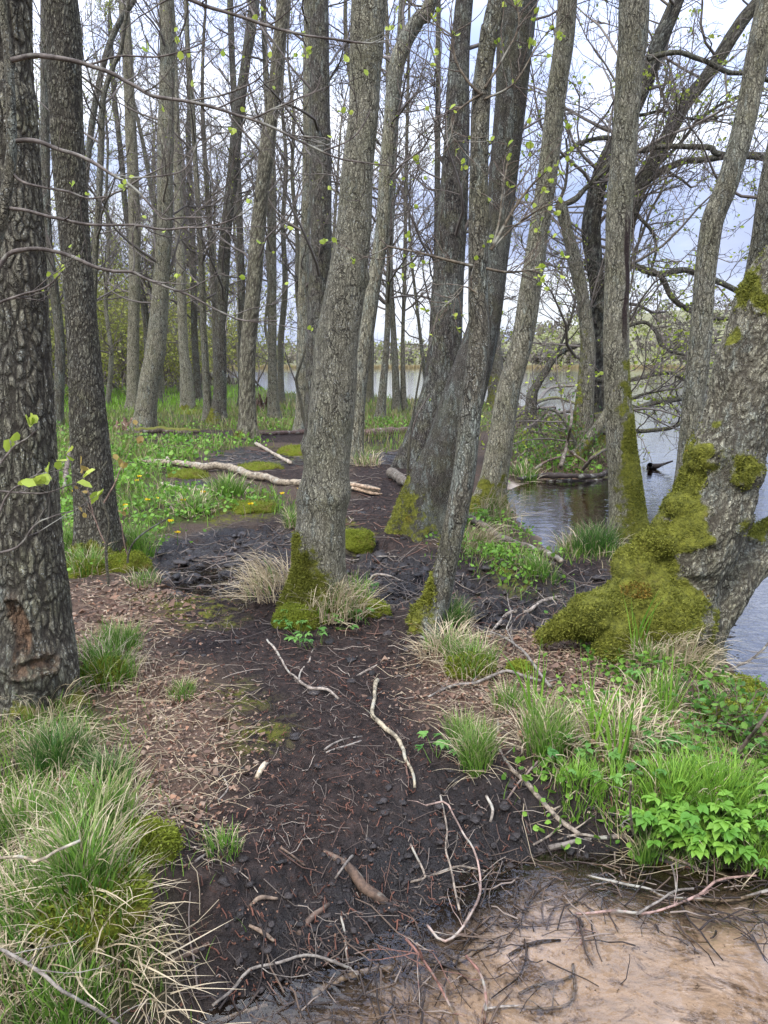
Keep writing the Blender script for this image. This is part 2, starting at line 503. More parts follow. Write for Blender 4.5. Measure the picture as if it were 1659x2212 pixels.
def ground_mat():
    m, nt = newmat('forest_floor')
    g = N(nt, 'ShaderNodeTexCoord').outputs['Object']
    n1 = noise(nt, g, 3.0, 6)
    n2 = noise(nt, g, 22.0, 5, 0.65)
    n3 = noise(nt, g, 90.0, 4, 0.7)
    A = lambda k: attr(nt, k).outputs['Fac']
    wet, dark, lit, grn, mos, sand = (A(k) for k in ('wet', 'dark', 'litter', 'green', 'moss', 'sand'))
    soil = mixc(nt, n2, (0.040, 0.029, 0.021), (0.115, 0.083, 0.060))
    grnc = mixc(nt, n2, (0.050, 0.055, 0.018), (0.085, 0.125, 0.022))
    grnc = mixc(nt, mrange(nt, n1, .42, .58), grnc, (0.062, 0.050, 0.030))
    litc = mixc(nt, n2, (0.075, 0.047, 0.033), (0.20, 0.135, 0.095))
    darkc = mixc(nt, mrange(nt, n2, .38, .68), (0.015, 0.0115, 0.0100), (0.060, 0.043, 0.036))
    fl = mrange(nt, noise(nt, g, 60.0, 3, .6, 1.0), .60, .66)
    darkc = mixc(nt, mth(nt, 'MULTIPLY', fl, 0.6), darkc, (0.085, 0.038, 0.024))
    mossc = mixc(nt, n2, (0.060, 0.068, 0.010), (0.165, 0.165, 0.022))
    wetc = mixc(nt, n2, (0.006, 0.0052, 0.0052), (0.026, 0.020, 0.0175))
    sandc = mixc(nt, n1, (0.33, 0.25, 0.182), (0.48, 0.39, 0.30))
    sandc = mixc(nt, mrange(nt, noise(nt, g, 2.6, 6, .6, .8), .50, .60), sandc, (0.55, 0.465, 0.40))
    sandc = mixc(nt, mth(nt, 'MULTIPLY', mrange(nt, noise(nt, g, 4.5, 9, .80, 1.2), .51, .61), .90), sandc, (0.075, 0.050, 0.034))
    sandc = mixc(nt, mrange(nt, noise(nt, g, 26.0, 6, .8, .6), .60, .68), sandc, (0.035, 0.025, 0.019))
    c = mixc(nt, grn, soil, grnc)
    c = mixc(nt, lit, c, litc)
    c = mixc(nt, dark, c, darkc)
    c = mixc(nt, mth(nt, 'MULTIPLY', lit, mrange(nt, n1, .4, .6)), c, litc)
    c = mixc(nt, wet, c, wetc)
    c = mixc(nt, mth(nt, 'MULTIPLY', mos, mrange(nt, noise(nt, g, 11.0, 6, .75), .47, .58)), c, mossc)
    c = mixc(nt, sand, c, sandc)
    c = mixc(nt, mth(nt, 'MULTIPLY', mrange(nt, n3, .69, .73), mth(nt, 'SUBTRACT', 0.8, sand, True)), c, (0.30, 0.24, 0.19))
    ro = mrange(nt, mth(nt, 'ADD', wet, mth(nt, 'MULTIPLY', sand, 0.6)), 0.0, 1.0, 0.86, 0.30)
    ro = mth(nt, 'ADD', ro, mth(nt, 'MULTIPLY', mth(nt, 'SUBTRACT', n2, 0.5), 0.25), True)
    h = mth(nt, 'MULTIPLY', mth(nt, 'ADD', mth(nt, 'MULTIPLY', n2, 1.0), mth(nt, 'MULTIPLY', n3, 0.35)), mrange(nt, sand, 0, 1, 1, .18))
    b = bump(nt, h, 1.0, 0.045)
    p = N(nt, 'ShaderNodeBsdfPrincipled', {'Base Color': c, 'Roughness': ro, 'Normal': b, 'Specular IOR Level': mrange(nt, wet, 0, 1, .15, .45)})
    out(nt, p)
    return m

def water_mat(name, tint, wave, wscale, rough, ior=1.33, gain=1.0):
    m, nt = newmat(name)
    g = N(nt, 'ShaderNodeTexCoord').outputs['Object']
    mp = N(nt, 'ShaderNodeMapping', {'Vector': g, 'Scale': (1.0, 1.7, 1.0), 'Rotation': (0, 0, 0.5)}).outputs[0]
    h = mth(nt, 'ADD', noise(nt, mp, wscale, 3, .55, .6), mth(nt, 'MULTIPLY', noise(nt, mp, wscale * 3.7, 2, .5), .25))
    b = bump(nt, h, 1.0, wave)
    fr = N(nt, 'ShaderNodeFresnel', {'IOR': ior, 'Normal': b}).outputs[0]
    fr = mth(nt, 'POWER', fr, gain)
    gl = N(nt, 'ShaderNodeBsdfGlossy', {'Color': (1, 1, 1), 'Roughness': rough, 'Normal': b})
    tr = N(nt, 'ShaderNodeBsdfTransparent', {'Color': tint})
    mx = N(nt, 'ShaderNodeMixShader', {0: fr, 1: tr.outputs[0], 2: gl.outputs[0]})
    out(nt, mx)
    return m

def bark_mat(name='alder_bark'):
    m, nt = newmat(name)
    g = N(nt, 'ShaderNodeTexCoord').outputs['Object']
    tone = attr(nt, 'tone', 'OBJECT').outputs['Fac']
    sc = attr(nt, 'plates', 'OBJECT').outputs['Fac']
    crack = attr(nt, 'crack').outputs['Fac']
    moss = attr(nt, 'moss').outputs['Fac']
    scar = attr(nt, 'scar').outputs['Fac']
    w1 = N(nt, 'ShaderNodeTexNoise', {'Vector': g, 'Scale': 14.0, 'Detail': 3.0}).outputs['Color']
    w2 = N(nt, 'ShaderNodeTexNoise', {'Vector': g, 'Scale': 55.0, 'Detail': 2.0}).outputs['Color']
    gv = mixc(nt, 1.0, mixc(nt, .055, g, w1, 'ADD'), N(nt, 'ShaderNodeVectorMath', {0: w2, 1: (.014, .014, .014)}, operation='MULTIPLY').outputs[0], 'ADD')
    mp = N(nt, 'ShaderNodeMapping', {'Vector': gv, 'Scale': (1, 1, 0.21)}).outputs[0]
    vor = N(nt, 'ShaderNodeTexVoronoi', {'Vector': mp, 'Scale': sc}, feature='DISTANCE_TO_EDGE').outputs['Distance']
    cell = N(nt, 'ShaderNodeTexVoronoi', {'Vector': mp, 'Scale': sc}, feature='F1').outputs['Color']
    vor2 = N(nt, 'ShaderNodeTexVoronoi', {'Vector': N(nt, 'ShaderNodeMapping', {'Vector': gv, 'Scale': (1, 1, 0.42)}).outputs[0], 'Scale': mth(nt, 'MULTIPLY', sc, 1.9)}, feature='DISTANCE_TO_EDGE').outputs['Distance']
    st = noise(nt, N(nt, 'ShaderNodeMapping', {'Vector': gv, 'Scale': (1, 1, 0.10)}).outputs[0], 48.0, 4, .65)
    gap = mrange(nt, noise(nt, mp, 16.0, 3, .6), .38, .56, 0, 1)
    e1 = mth(nt, 'MAXIMUM', mrange(nt, vor, 0.0, 0.10), mth(nt, 'MULTIPLY', gap, .55))
    e2 = mth(nt, 'MAXIMUM', mrange(nt, vor2, 0.0, 0.14), .55)
    e = mth(nt, 'MULTIPLY', mth(nt, 'MULTIPLY', e1, e2), mrange(nt, crack, 0, 1, .12, 1))
    e = mth(nt, 'MULTIPLY', e, mrange(nt, st, .34, .50, .62, 1))
    n1 = noise(nt, g, 5.0, 5)
    n2 = noise(nt, mp, 60.0, 6, .75)
    n4 = noise(nt, g, 170.0, 3, .7)
    ridge = ramp(nt, tone, [(0.0, (0.085, 0.074, 0.058)), (0.5, (0.34, 0.31, 0.205)), (1.0, (0.46, 0.43, 0.295))])
    ridge2 = ramp(nt, tone, [(0.0, (0.17, 0.155, 0.130)), (0.5, (0.50, 0.475, 0.345)), (1.0, (0.62, 0.59, 0.44))])
    c = mixc(nt, mrange(nt, n2, .25, .75), ridge, ridge2)
    csep = N(nt, 'ShaderNodeSeparateColor', {'Color': cell}).outputs[0]
    c = mixc(nt, mrange(nt, csep, 0, 1, 0, .38), c, mixc(nt, 0.6, c, (0.10, 0.072, 0.058)))
    c = mixc(nt, mth(nt, 'MULTIPLY', mrange(nt, n1, .46, .62), .40), c, (0.190, 0.190, 0.095))           # algae
    rnd = N(nt, 'ShaderNodeObjectInfo').outputs['Random']
    li = mrange(nt, mth(nt, 'ADD', noise(nt, mp, 13.0, 6, .70), mth(nt, 'MULTIPLY', mth(nt, 'SUBTRACT', rnd, .5), .09)), .56, .63)
    pl = mrange(nt, noise(nt, g, 2.2, 3, .5), .50, .62)
    c = mixc(nt, mth(nt, 'MULTIPLY', pl, mth(nt, 'MULTIPLY', rnd, .55)), c, (0.30, 0.32, 0.27))
    dkp = mrange(nt, noise(nt, N(nt, 'ShaderNodeMapping', {'Vector': g, 'Scale': (1, 1, .35), 'Location': (5, 2, 1)}).outputs[0], 3.2, 4, .6), .54, .66)
    c = mixc(nt, mth(nt, 'MULTIPLY', dkp, .55), c, mixc(nt, .5, c, (0.07, 0.055, 0.045)))
    c = mixc(nt, mth(nt, 'MULTIPLY', li, .60), c, (0.36, 0.40, 0.345))
    sp = N(nt, 'ShaderNodeTexVoronoi', {'Vector': g, 'Scale': 95.0}, feature='F1').outputs['Distance']
    spk = mth(nt, 'MULTIPLY', mrange(nt, sp, .36, .22), mrange(nt, noise(nt, g, 14.0, 4), .50, .58))
    c = mixc(nt, mth(nt, 'MULTIPLY', spk, .85), c, (0.55, 0.56, 0.50))
    fis = ramp(nt, tone, [(0.0, (0.012, 0.010, 0.009)), (1.0, (0.055, 0.045, 0.032))])
    c = mixc(nt, e, fis, c)
    scn = mth(nt, 'MULTIPLY', scar, mrange(nt, noise(nt, g, 16., 4), .3, .5))
    c = mixc(nt, scn, c, mixc(nt, mrange(nt, noise(nt, g, 34., 5, .75), .35, .65), (0.045, 0.030, 0.022), (0.24, 0.15, 0.09)))
    wound = attr(nt, 'wound').outputs['Fac']
    c = mixc(nt, mth(nt, 'MULTIPLY', wound, mrange(nt, noise(nt, mp, 20., 4), .30, .46)), c, mixc(nt, st, (0.012, .009, .009), (0.085, .055, .045)))
    mfac = mrange(nt, mth(nt, 'ADD', moss, mth(nt, 'MULTIPLY', mth(nt, 'SUBTRACT', noise(nt, g, 11.0, 6, .72), .5), 1.9)), .40, .62)
    mcol = mixc(nt, mrange(nt, noise(nt, g, 30.0, 5, .75), .3, .7), (0.046, 0.052, 0.011), (0.235, 0.238, 0.034))
    mcol = mixc(nt, mth(nt, 'MULTIPLY', mrange(nt, noise(nt, g, 7.0, 4, .6),   .58, .70), .35), mcol, (0.12, 0.085, 0.028))
    c = mixc(nt, mfac, c, mcol)
    h = mth(nt, 'ADD', mth(nt, 'MULTIPLY', e, 1.0), mth(nt, 'ADD', mth(nt, 'MULTIPLY', n2, .55), mth(nt, 'MULTIPLY', n4, .2)))
    mh = mth(nt, 'ADD', noise(nt, g, 70., 4, .7), noise(nt, g, 20., 3, .6))
    hm = N(nt, 'ShaderNodeMix', {0: mfac, 2: h, 3: mh}, data_type='FLOAT').outputs[0]
    b = bump(nt, hm, 1.0, 0.024)
    p = N(nt, 'ShaderNodeBsdfPrincipled', {'Base Color': c, 'Roughness': 0.9, 'Normal': b, 'Specular IOR Level': 0.2})
    out(nt, p)
    return m

def vcol_mat(name, rough=0.7, trans=0.0, fine=0.0, spec=0.3, sc=60.0):
    """surface whose own colour is stored per leaf, blade or twig"""
    m, nt = newmat(name)
    c = attr(nt, 'col').outputs['Color']
    if fine:
        g = N(nt, 'ShaderNodeTexCoord').outputs['Object']
        k = mrange(nt, noise(nt, g, sc, 4, .65), .25, .75, 1 - fine, 1 + fine)
        c = N(nt, 'ShaderNodeVectorMath', {0: c, 1: N(nt, 'ShaderNodeCombineXYZ', {0: k, 1: k, 2: k}).outputs[0]}, operation='MULTIPLY').outputs[0]
    p = N(nt, 'ShaderNodeBsdfPrincipled', {'Base Color': c, 'Roughness': rough, 'Specular IOR Level': spec})
    if trans:
        t = N(nt, 'ShaderNodeBsdfTranslucent', {'Color': c})
        out(nt, N(nt, 'ShaderNodeMixShader', {0: trans, 1: p.outputs[0], 2: t.outputs[0]}))
    else:
        out(nt, p)
    return m

def stick_mat():
    m, nt = newmat('weathered_wood')
    g = N(nt, 'ShaderNodeTexCoord').outputs['Object']
    c = attr(nt, 'col').outputs['Color']
    n1 = noise(nt, g, 30.0, 5, .7)
    n2 = noise(nt, g, 9.0, 4, .6)
    c = mixc(nt, mrange(nt, n1, .42, .60), mixc(nt, .72, c, (0.030, 0.022, 0.017)), c)
    c = mixc(nt, mth(nt, 'MULTIPLY', mrange(nt, n2, .55, .66), .55), c, (0.38, 0.38, 0.31))
    mo = attr(nt, 'moss').outputs['Fac']
    mf = mrange(nt, mth(nt, 'ADD', mo, mth(nt, 'MULTIPLY', mth(nt, 'SUBTRACT', n2, .5), 1.2)), .45, .6)
    c = mixc(nt, mf, c, mixc(nt, n1, (0.055, 0.06, 0.010), (0.15, 0.15, 0.022)))
    b = bump(nt, n1, .8, .006)
    out(nt, N(nt, 'ShaderNodeBsdfPrincipled', {'Base Color': c, 'Roughness': .8, 'Normal': b, 'Specular IOR Level': .3}))
    return m

def moss_mat():
    m, nt = newmat('moss_cushion')
    g = N(nt, 'ShaderNodeTexCoord').outputs['Object']
    n1 = noise(nt, g, 45.0, 5, .7)
    n2 = noise(nt, g, 8.0, 3, .6)
    c = mixc(nt, n1, (0.045, 0.055, 0.006), (0.17, 0.19, 0.018))
    c = mixc(nt, mrange(nt, n2, .55, .7), c, (0.12, 0.085, 0.025))
    out(nt, N(nt, 'ShaderNodeBsdfPrincipled', {'Base Color': c, 'Roughness': .95, 'Normal': bump(nt, n1, 1., .02), 'Specular IOR Level': .15}))
    return m

M_GROUND = ground_mat()
M_LAKE = water_mat('lake_water', (0.34, 0.24, 0.15), 0.008, 3.4, 0.02, 1.33, .55)
M_STREAM = water_mat('stream_water', (0.90, 0.83, 0.75), 0.009, 5.0, 0.03, 1.42)
M_PUDDLE = water_mat('puddle_water', (0.42, 0.36, 0.32), 0.0012, 5.0, 0.02, 1.4)
M_BARK = bark_mat()
M_TWIG = vcol_mat('twig_bark', .8)
M_LEAF = vcol_mat('young_leaf', .5, .38)
M_BLADE = vcol_mat('grass_blade', .55, .30)
M_LITTER = vcol_mat('fallen_leaf', .8, .12, .3)
M_STICK = stick_mat()
M_MOSS = moss_mat()
M_FUZZ = vcol_mat('moss_shoot', .8, .25)

# ------------------------------------------------------------------ the setting
ground = link('ground', mesh('ground', V, TQ, TT, [M_GROUND], True, {'wet': ext(a_wet), 'dark': ext(a_dark), 'litter': ext(a_lit),
              'green': ext(a_grn), 'moss': ext(a_mos), 'sand': ext(a_sand)}))
tag(ground, 'dark muddy forest floor with grassy banks', 'ground', kind='structure')

def sheet(name, polyXY, z, mat):
    me = bpy.data.meshes.new(name)
    me.from_pydata([(x, y, z) for x, y in polyXY], [], [tuple(range(len(polyXY)))])
    me.materials.append(mat)
    me.update()
    if me.polygons[0].normal.z < 0:
        me.flip_normals()
    return tag(link(name, me), kind='structure')
lake = sheet('lake', [(3.0, 2.62), (8, 2.2), (900, 2.2), (900, 900), (-900, 900), (-900, 60), (-60, 60), (-12, 26), (-1, 12), (0.6, 6), (1.4, 3.2)], ZW, M_LAKE)
tag(lake, 'grey blue lake rippled by wind beyond the trees', 'lake')
stream = sheet('stream', [(-3, -3), (12, -3), (12, 2.19), (8, 2.19), (3.0, 2.60), (1.4, 2.75), (-0.4, 2.6), (-3, 1.5)], ZW, M_STREAM)
tag(stream, 'shallow stream over brown sand at the bottom', 'stream')
def pool(pts, pct, label):
    a = np.array(pts)
    lo, hi = a.min(0), a.max(0)
    gx, gy = np.meshgrid(np.linspace(lo[0], hi[0], 40), np.linspace(lo[1], hi[1], 40))
    q = np.stack([gx.ravel(), gy.ravel()], 1)
    q = q[sdist(q, a) > .15]
    return tag(sheet('puddle', pts, float(np.percentile(H(q), pct)), M_PUDDLE), label, 'puddle')
pool([(-1.75, 4.55), (-1.2, 4.4), (-.75, 4.65), (-.6, 5.3), (-.9, 6.2), (-1.6, 6.3), (-2.1, 5.9), (-2.2, 5.2)], 30, 'dark puddle in the muddy hollow')
pool([(-.2, 4.9), (.5, 4.6), (1.2, 4.4), (1.75, 5.0), (1.6, 5.5), (.6, 5.6), (-.1, 5.6)], 26, 'wet patch between roots in the black mud')
# ------------------------------------------------------------------ branching
def grow(P0, D, L, k, rng, wob=0.18, up=0.10, sag=0.0):
    n = len(P0)
    P = np.zeros((n, k, 3))
    P[:, 0] = P0
    d = D / np.linalg.norm(D, axis=1, keepdims=True)
    for q in range(1, k):
        d = d + rng.normal(size=(n, 3)) * wob
        d[:, 2] += up - sag * q / k
        d /= np.linalg.norm(d, axis=1, keepdims=True)
        P[:, q] = P[:, q - 1] + d * (L / (k - 1))[:, None]
    return P
def shoots(P, Lp, rp, m, t0, fl, rng, k, spread=0.9, wob=0.2, up=0.08, sag=0.0):
    """m children along every polyline of P"""
    n, kp, _ = P.shape
    t = rng.uniform(t0, 1.0, (n, m)) ** 0.9 * (kp - 1)
    i = np.minimum(t.astype(int), kp - 2)
    f = (t - i)[..., None]
    ar = np.arange(n)[:, None]
    A, B = P[ar, i], P[ar, i + 1]
    S = (A * (1 - f) + B * f).reshape(-1, 3)
    T = (B - A).reshape(-1, 3)
    T /= np.linalg.norm(T, axis=1, keepdims=True) + 1e-9
    rv = rng.normal(size=T.shape)
    pr = rv - T * (rv * T).sum(1, keepdims=True)
    pr /= np.linalg.norm(pr, axis=1, keepdims=True) + 1e-9
    D = T + pr * spread * rng.uniform(.6, 1.4, (len(T), 1))
    L = (Lp[:, None] * fl * rng.uniform(.5, 1.3, (n, m)) * (1.15 - 0.6 * t / (kp - 1))).ravel()
    r = np.repeat(rp, m)
    return grow(S, D, L, k, rng, wob, up, sag), L, r
def taper(r0, r1, k):
    return r0[:, None] * np.linspace(1, 0, k)[None] + (r1 * np.linspace(0, 1, k))[None]
TWC = np.array([0.125, 0.105, 0.088])
def twig_mesh(levels, mat_col, rng, name='crown', leaf=None, origin=(0, 0, 0), sides0=5):
    """levels: list of (P, r). leaf: (probability, size, colour a, colour b)"""
    mb = MB()
    for q, (P, r) in enumerate(levels):
        Vt, Qt = tubes(P, r, sides0 if q == 0 else 3)
        c = np.asarray(mat_col) * rng.uniform(.7, 1.3, (len(P), 1))
        if q < 1:
            c = c * 0.95 + 0.012
        mb.add(Vt, Qt, col=np.repeat(c, len(Vt) // len(P), axis=0))
    return mb.mesh(name, M_TWIG, origin)
def leaf_mesh(P, prob, size, ca, cb, rng, name='leaves', origin=(0, 0, 0), width=.75):
    n, k, _ = P.shape
    sel = rng.random((n, k)) < prob
    sel[:, 0] = False
    pts = P[sel]
    if not len(pts):
        return None
    D = rng.normal(size=pts.shape)
    D[:, 2] += 0.25
    s = size * rng.uniform(.5, 1.25, len(pts))
    Vl, Ql = leaves(pts, D, s, width, rng)
    c = np.asarray(ca) + (np.asarray(cb) - np.asarray(ca)) * rng.random((len(pts), 1))
    c = c * rng.uniform(.8, 1.2, (len(pts), 1))
    mb = MB()
    mb.add(Vl, Ql, col=np.repeat(c, 6, axis=0))
    return mb.mesh(name, M_LEAF, origin)
LG1, LG2 = (0.24, 0.33, 0.035), (0.42, 0.47, 0.075)

def fuzz(Vv, Nn, wgt, n, ln, rng, ca=(0.070, 0.082, 0.011), cb=(0.29, 0.295, 0.042), out_=0.7):
    """little moss shoots standing on a surface"""
    p = wgt / wgt.sum()
    idx = rng.choice(len(Vv), n, p=p)
    J = rng.normal(size=(n, 3)) * 0.018
    P = Vv[idx] + J - Nn[idx] * (J * Nn[idx]).sum(1, keepdims=True)
    D = Nn[idx] * out_ + rng.normal(size=(n, 3)) * 0.55
    D[:, 2] += 0.15
    D /= np.linalg.norm(D, axis=1, keepdims=True)
    L = ln * rng.uniform(.4, 1.5, n) * (.35 + .65 * np.clip(wgt[idx] / wgt.max() * 1.6, 0, 1))
    S = np.cross(D, rng.normal(size=(n, 3)))
    S /= np.linalg.norm(S, axis=1, keepdims=True)
    w = (L * .22 + .0012)[:, None]
    Vt = np.stack([P - S * w, P + S * w, P + D * L[:, None]], 1).reshape(-1, 3)
    Tt = np.arange(3 * n).reshape(-1, 3)
    big = vnoise(P * 7.0, 3)[:, None] * 0.5 + 0.5
    c = np.asarray(ca) + (np.asarray(cb) - np.asarray(ca)) * np.clip(rng.random((n, 1)) * .7 + big * .5 - .1, 0, 1)
    br = (vnoise(P * 5.0, 8) > .80)[:, None]
    c = np.where(br, c * [1.25, .8, .9], c)
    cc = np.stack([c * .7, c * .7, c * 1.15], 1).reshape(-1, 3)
    mb = MB()
    mb.add(Vt, None, Tt, col=cc)
    return mb

# ------------------------------------------------------------------ trees
def vnormals(me):
    n = np.zeros(len(me.vertices) * 3, np.float32)
    me.vertex_normals.foreach_get('vector', n)
    return n.reshape(-1, 3).astype(float)
def trunk_shape(ctrl, rings, sides, seed, flare=.55, roots=5, crack=0.0, lump=.05, base_z=0.0, flen=.22, burls=(), vis=None):
    C = catmull(ctrl, rings)
    if vis is not None:                      # most rings where the trunk is seen, few above
        C = catmull(ctrl, 4000)
        L = np.concatenate([[0], np.cumsum(np.linalg.norm(np.diff(C[:, :3], axis=0), axis=1))])
        sv = L[np.argmin(((C[:, :3] - np.asarray(ctrl)[vis][:3]) ** 2).sum(1))]
        a_ = int(rings * .88)
        sq = np.concatenate([np.linspace(0, sv, a_), np.linspace(sv, L[-1], rings - a_ + 1)[1:]])
        C = np.stack([np.interp(sq, L, C[:, k]) for k in range(4)], 1)
    P, r = C[:, :3], np.maximum(C[:, 3], .004)
    T_, U, B = frames(P)
    a = np.arange(sides) * 2 * np.pi / sides
    rng = np.random.default_rng(seed)
    hgt = P[:, 2] - base_z
    ph, ph2 = rng.uniform(0, 6.28, 2)
    lobes = 0.5 + 0.5 * np.cos(roots * a + ph + 0.6 * np.sin(2 * a + ph2))
    fl = flare * np.exp(-np.clip(hgt, -.05, None) / flen)
    rad = r[:, None] * (1 + fl[:, None] * (0.15 + 1.25 * lobes[None] ** 1.5))
    dirs = np.cos(a)[None, :, None] * U[:, None] + np.sin(a)[None, :, None] * B[:, None]
    V = P[:, None] + rad[..., None] * dirs
    f = V.reshape(-1, 3)
    s = float(np.median(r[:max(4, rings // 2)]))
    rr_ = np.repeat(r, sides)
    d = lump * rr_ * fbm(f * [3.2, 3.2, 1.3] + seed, 3, seed) * 1.6
    ck = np.ones(len(f))
    if crack:
        q = f * [1, 1, .26]
        wq = q + 0.012 * np.stack([vnoise(f * 14, seed + 1), vnoise(f * 14, seed + 2), vnoise(f * 9, seed + 3)], 1)
        f1, f2 = worley(wq / (crack * 2.4), seed)
        ck = sstep(0.02, 0.30, f2 - f1)
        d = d + (ck - .8) * crack * .40 + crack * .22 * fbm(f * 60, 2, seed)
    for (h0, ang, br, amt) in burls:
        # swelling round height h0 at azimuth ang
        az = np.arctan2((f - np.repeat(P, sides, 0))[:, 1], (f - np.repeat(P, sides, 0))[:, 0])
        dz = (f[:, 2] - base_z - h0) / br
        da = np.angle(np.exp(1j * (az - ang))) * rr_ / br if ang is not None else 0
        d = d + amt * np.exp(-(dz ** 2 + da ** 2)) * (1 + .35 * fbm(f * 16, 3, seed + 5))
    f = f + d[:, None] * dirs.reshape(-1, 3)
    i = np.arange(rings - 1)[:, None] * sides
    j = np.arange(sides)[None]
    j2 = (j + 1) % sides
    Q = np.stack([i + j, i + j2, i + sides + j2, i + sides + j], -1).reshape(-1, 4)
    return f, Q, dirs.reshape(-1, 3), ck, P, r

def tree(name, label, pts, Y=None, base=None, tone=.4, plates=24, group=None, cat='tree', sides=20, rings=90, seed=1, flare=.5, roots=5, crack=0.0,
         lump=.05, htot=16., moss=None, mossfuzz=0, crown=None, burls=(), scar=None, wound=None, zl=None, stub=False, flen=.22, lean=None):
    """pts: (picture x, y, width) from the base up. Y: distance of the trunk; by default where its base meets the ground."""
    rng = np.random.default_rng(seed)
    bx, by, bw = pts[0]
    if Y is None:
        g = gp(bx, by)
        Y = g[1]
    rows = []
    for q, (x, y, w) in enumerate(pts):
        p = at_y(x, y, Y)
        if lean is not None:
            p = at_y(x, y, Y + lean * max(0, p[2]))
        rows.append([*p, .95 * w * depth(p) / FPX / 2])
    rows = np.array(rows)
    bz = H1(rows[0, 0], rows[0, 1]) if zl is None else zl
    if rows[0, 2] > bz - .02 or True:
        dn = rows[0].copy()
        dn[2] = min(rows[0, 2], bz) - .30
        rows[0, 2] = max(rows[0, 2], bz + .001)
        rows = np.concatenate([[dn], rows])
    vis = len(rows) - 1
    if not stub:
        top, d = rows[-1].copy(), rows[-1, :3] - rows[-2, :3]
        d = d / np.linalg.norm(d)
        z0, r0 = top[2], top[3]
        n = max(2, int((htot - z0) / 2.5) + 1)
        p = top[:3].copy()
        for q in range(1, n + 1):
            d = d * .85 + np.array([rng.normal() * .06, rng.normal() * .06, .30])
            d /= np.linalg.norm(d)
            p = p + d * max(.6, (htot - z0) / n)
            rows = np.concatenate([rows, [[*p, max(.012, r0 * (1 - .93 * q / n))]]])
    f, Q, dirs, ck, P, r = trunk_shape(rows, rings, sides, seed, flare, roots, crack, lump, bz, flen, burls, None if stub else vis)
    base_p = np.array([rows[1, 0], rows[1, 1], bz])
    t = thing(name, label, cat, base_p, group)
    hgt = f[:, 2] - bz
    mo = np.zeros(len(f))
    if moss is not None:
        mh, side, amt = moss            # height to which moss reaches, azimuth it favours (or None), strength
        az = np.arctan2(dirs[:, 1], dirs[:, 0])
        fav = 1.0 if side is None else .5 + .5 * np.cos(az - side)
        mo = amt * sstep(mh, mh * .30, hgt + mh * .9 * fbm(f * 5, 4, seed) - (mh * .3 * (fav - .5) * 2 if side is not None else 0)) * (fav if side is not None else 1)
    sc = np.zeros(len(f))
    if scar is not None:
        for (h0, h1, ang, wd) in scar:
            az = np.arctan2(dirs[:, 1], dirs[:, 0])
            da = np.abs(np.angle(np.exp(1j * (az - ang - .25 * fbm(f * 5, 2, 3)))))
            sc = np.maximum(sc, sstep(wd, wd * .5, da) * sstep(h0, h0 + .1, hgt) * sstep(h1, h1 - .1, hgt))
    if scar is not None:
        f = f + dirs * (.020 * np.exp(-((sc - .35) / .22) ** 2) * (1 + fbm(f * 22, 3, 9)) - .022 * sc + .012 * sc * fbm(f * 30, 4, 8))[:, None]
    wd_ = np.zeros(len(f))
    if wound is not None:
        h0, h1, ang, wdt = wound
        az = np.arctan2(dirs[:, 1], dirs[:, 0])
        da = np.abs(np.angle(np.exp(1j * (az - ang - .3 * fbm(f * 2.2, 3, 3)))))
        wd_ = sstep(wdt, wdt * .6, da) * sstep(h0, h0 + .5, hgt) * sstep(h1, h1 - .2, hgt)
    me = mesh('trunk', f - base_p, Q, None, [M_BARK], True, {'crack': ck, 'moss': mo, 'scar': sc, 'wound': wd_})
    o = link('trunk', me, t)
    o['tone'], o['plates'] = float(tone), float(plates)
    if mossfuzz:
        w = np.clip(mo - .40, 0, 1) * (hgt > -.02) * (.6 + .8 * (fbm(f * 9, 3, 5) > -.05))
        if w.sum() > 0:
            mb = fuzz(f, dirs, w, mossfuzz, .012 if mossfuzz > 3000 else .02, rng)
            link('moss', mb.mesh('moss', M_FUZZ, base_p), t)
    if crown:
        add_crown(t, P, r, base_p, bz, rng, **crown)
    return t

def add_crown(t, P, r, base_p, bz, rng, hmin=4., n=18, L=(1.2, 3.2), m1=6, m2=5, tw=.0035, leaf=.02, lsize=.035, up=.10, col=TWC, elev=(.1, .9), az=None, dead=0, f1=.42, f2=.42):
    hh = P[:, 2] - bz
    idx = np.where(hh > hmin)[0]
    if len(idx) < 2:
        return
    k = np.clip(np.searchsorted(hh[idx], hmin + (hh.max() - .4 - hmin) * rng.random(n) ** 1.25), 0, len(idx) - 1) + idx[0]
    a = rng.uniform(0, 2 * np.pi, n) if az is None else rng.normal(az[0], az[1], n)
    el = rng.uniform(*elev, n)
    D = np.stack([np.cos(a) * np.cos(el), np.sin(a) * np.cos(el), np.sin(el)], 1)
    Ls = rng.uniform(*L, n) * (1 - .45 * (hh[k] - hmin) / max(.5, hh.max() - hmin))
    r0 = np.minimum(.010 * Ls + .004, r[k] * .45)
    P0 = grow(P[k] + D * r[k][:, None] * .7, D, Ls, 9, rng, .20, up)
    lv = [(P0, taper(r0, tw, 9))]
    P1, L1, r1 = shoots(P0, Ls, r0, m1, .2, f1, rng, 6, .9, .22, .06)
    lv.append((P1, taper(np.clip(r1 * .42, tw, .012), tw * .8, 6)))
    P2, L2, r2 = shoots(P1, L1, r1, m2, .15, f2, rng, 5, .95, .26, .03)
    lv.append((P2, taper(np.full(len(P2), tw), tw * .7, 5)))
    c = link('crown', twig_mesh(lv, col, rng, origin=base_p), t)
    if leaf:
        lm = leaf_mesh(P2, leaf, lsize, LG1, LG2, rng, origin=base_p)
        if lm:
            link('leaves', lm, c)

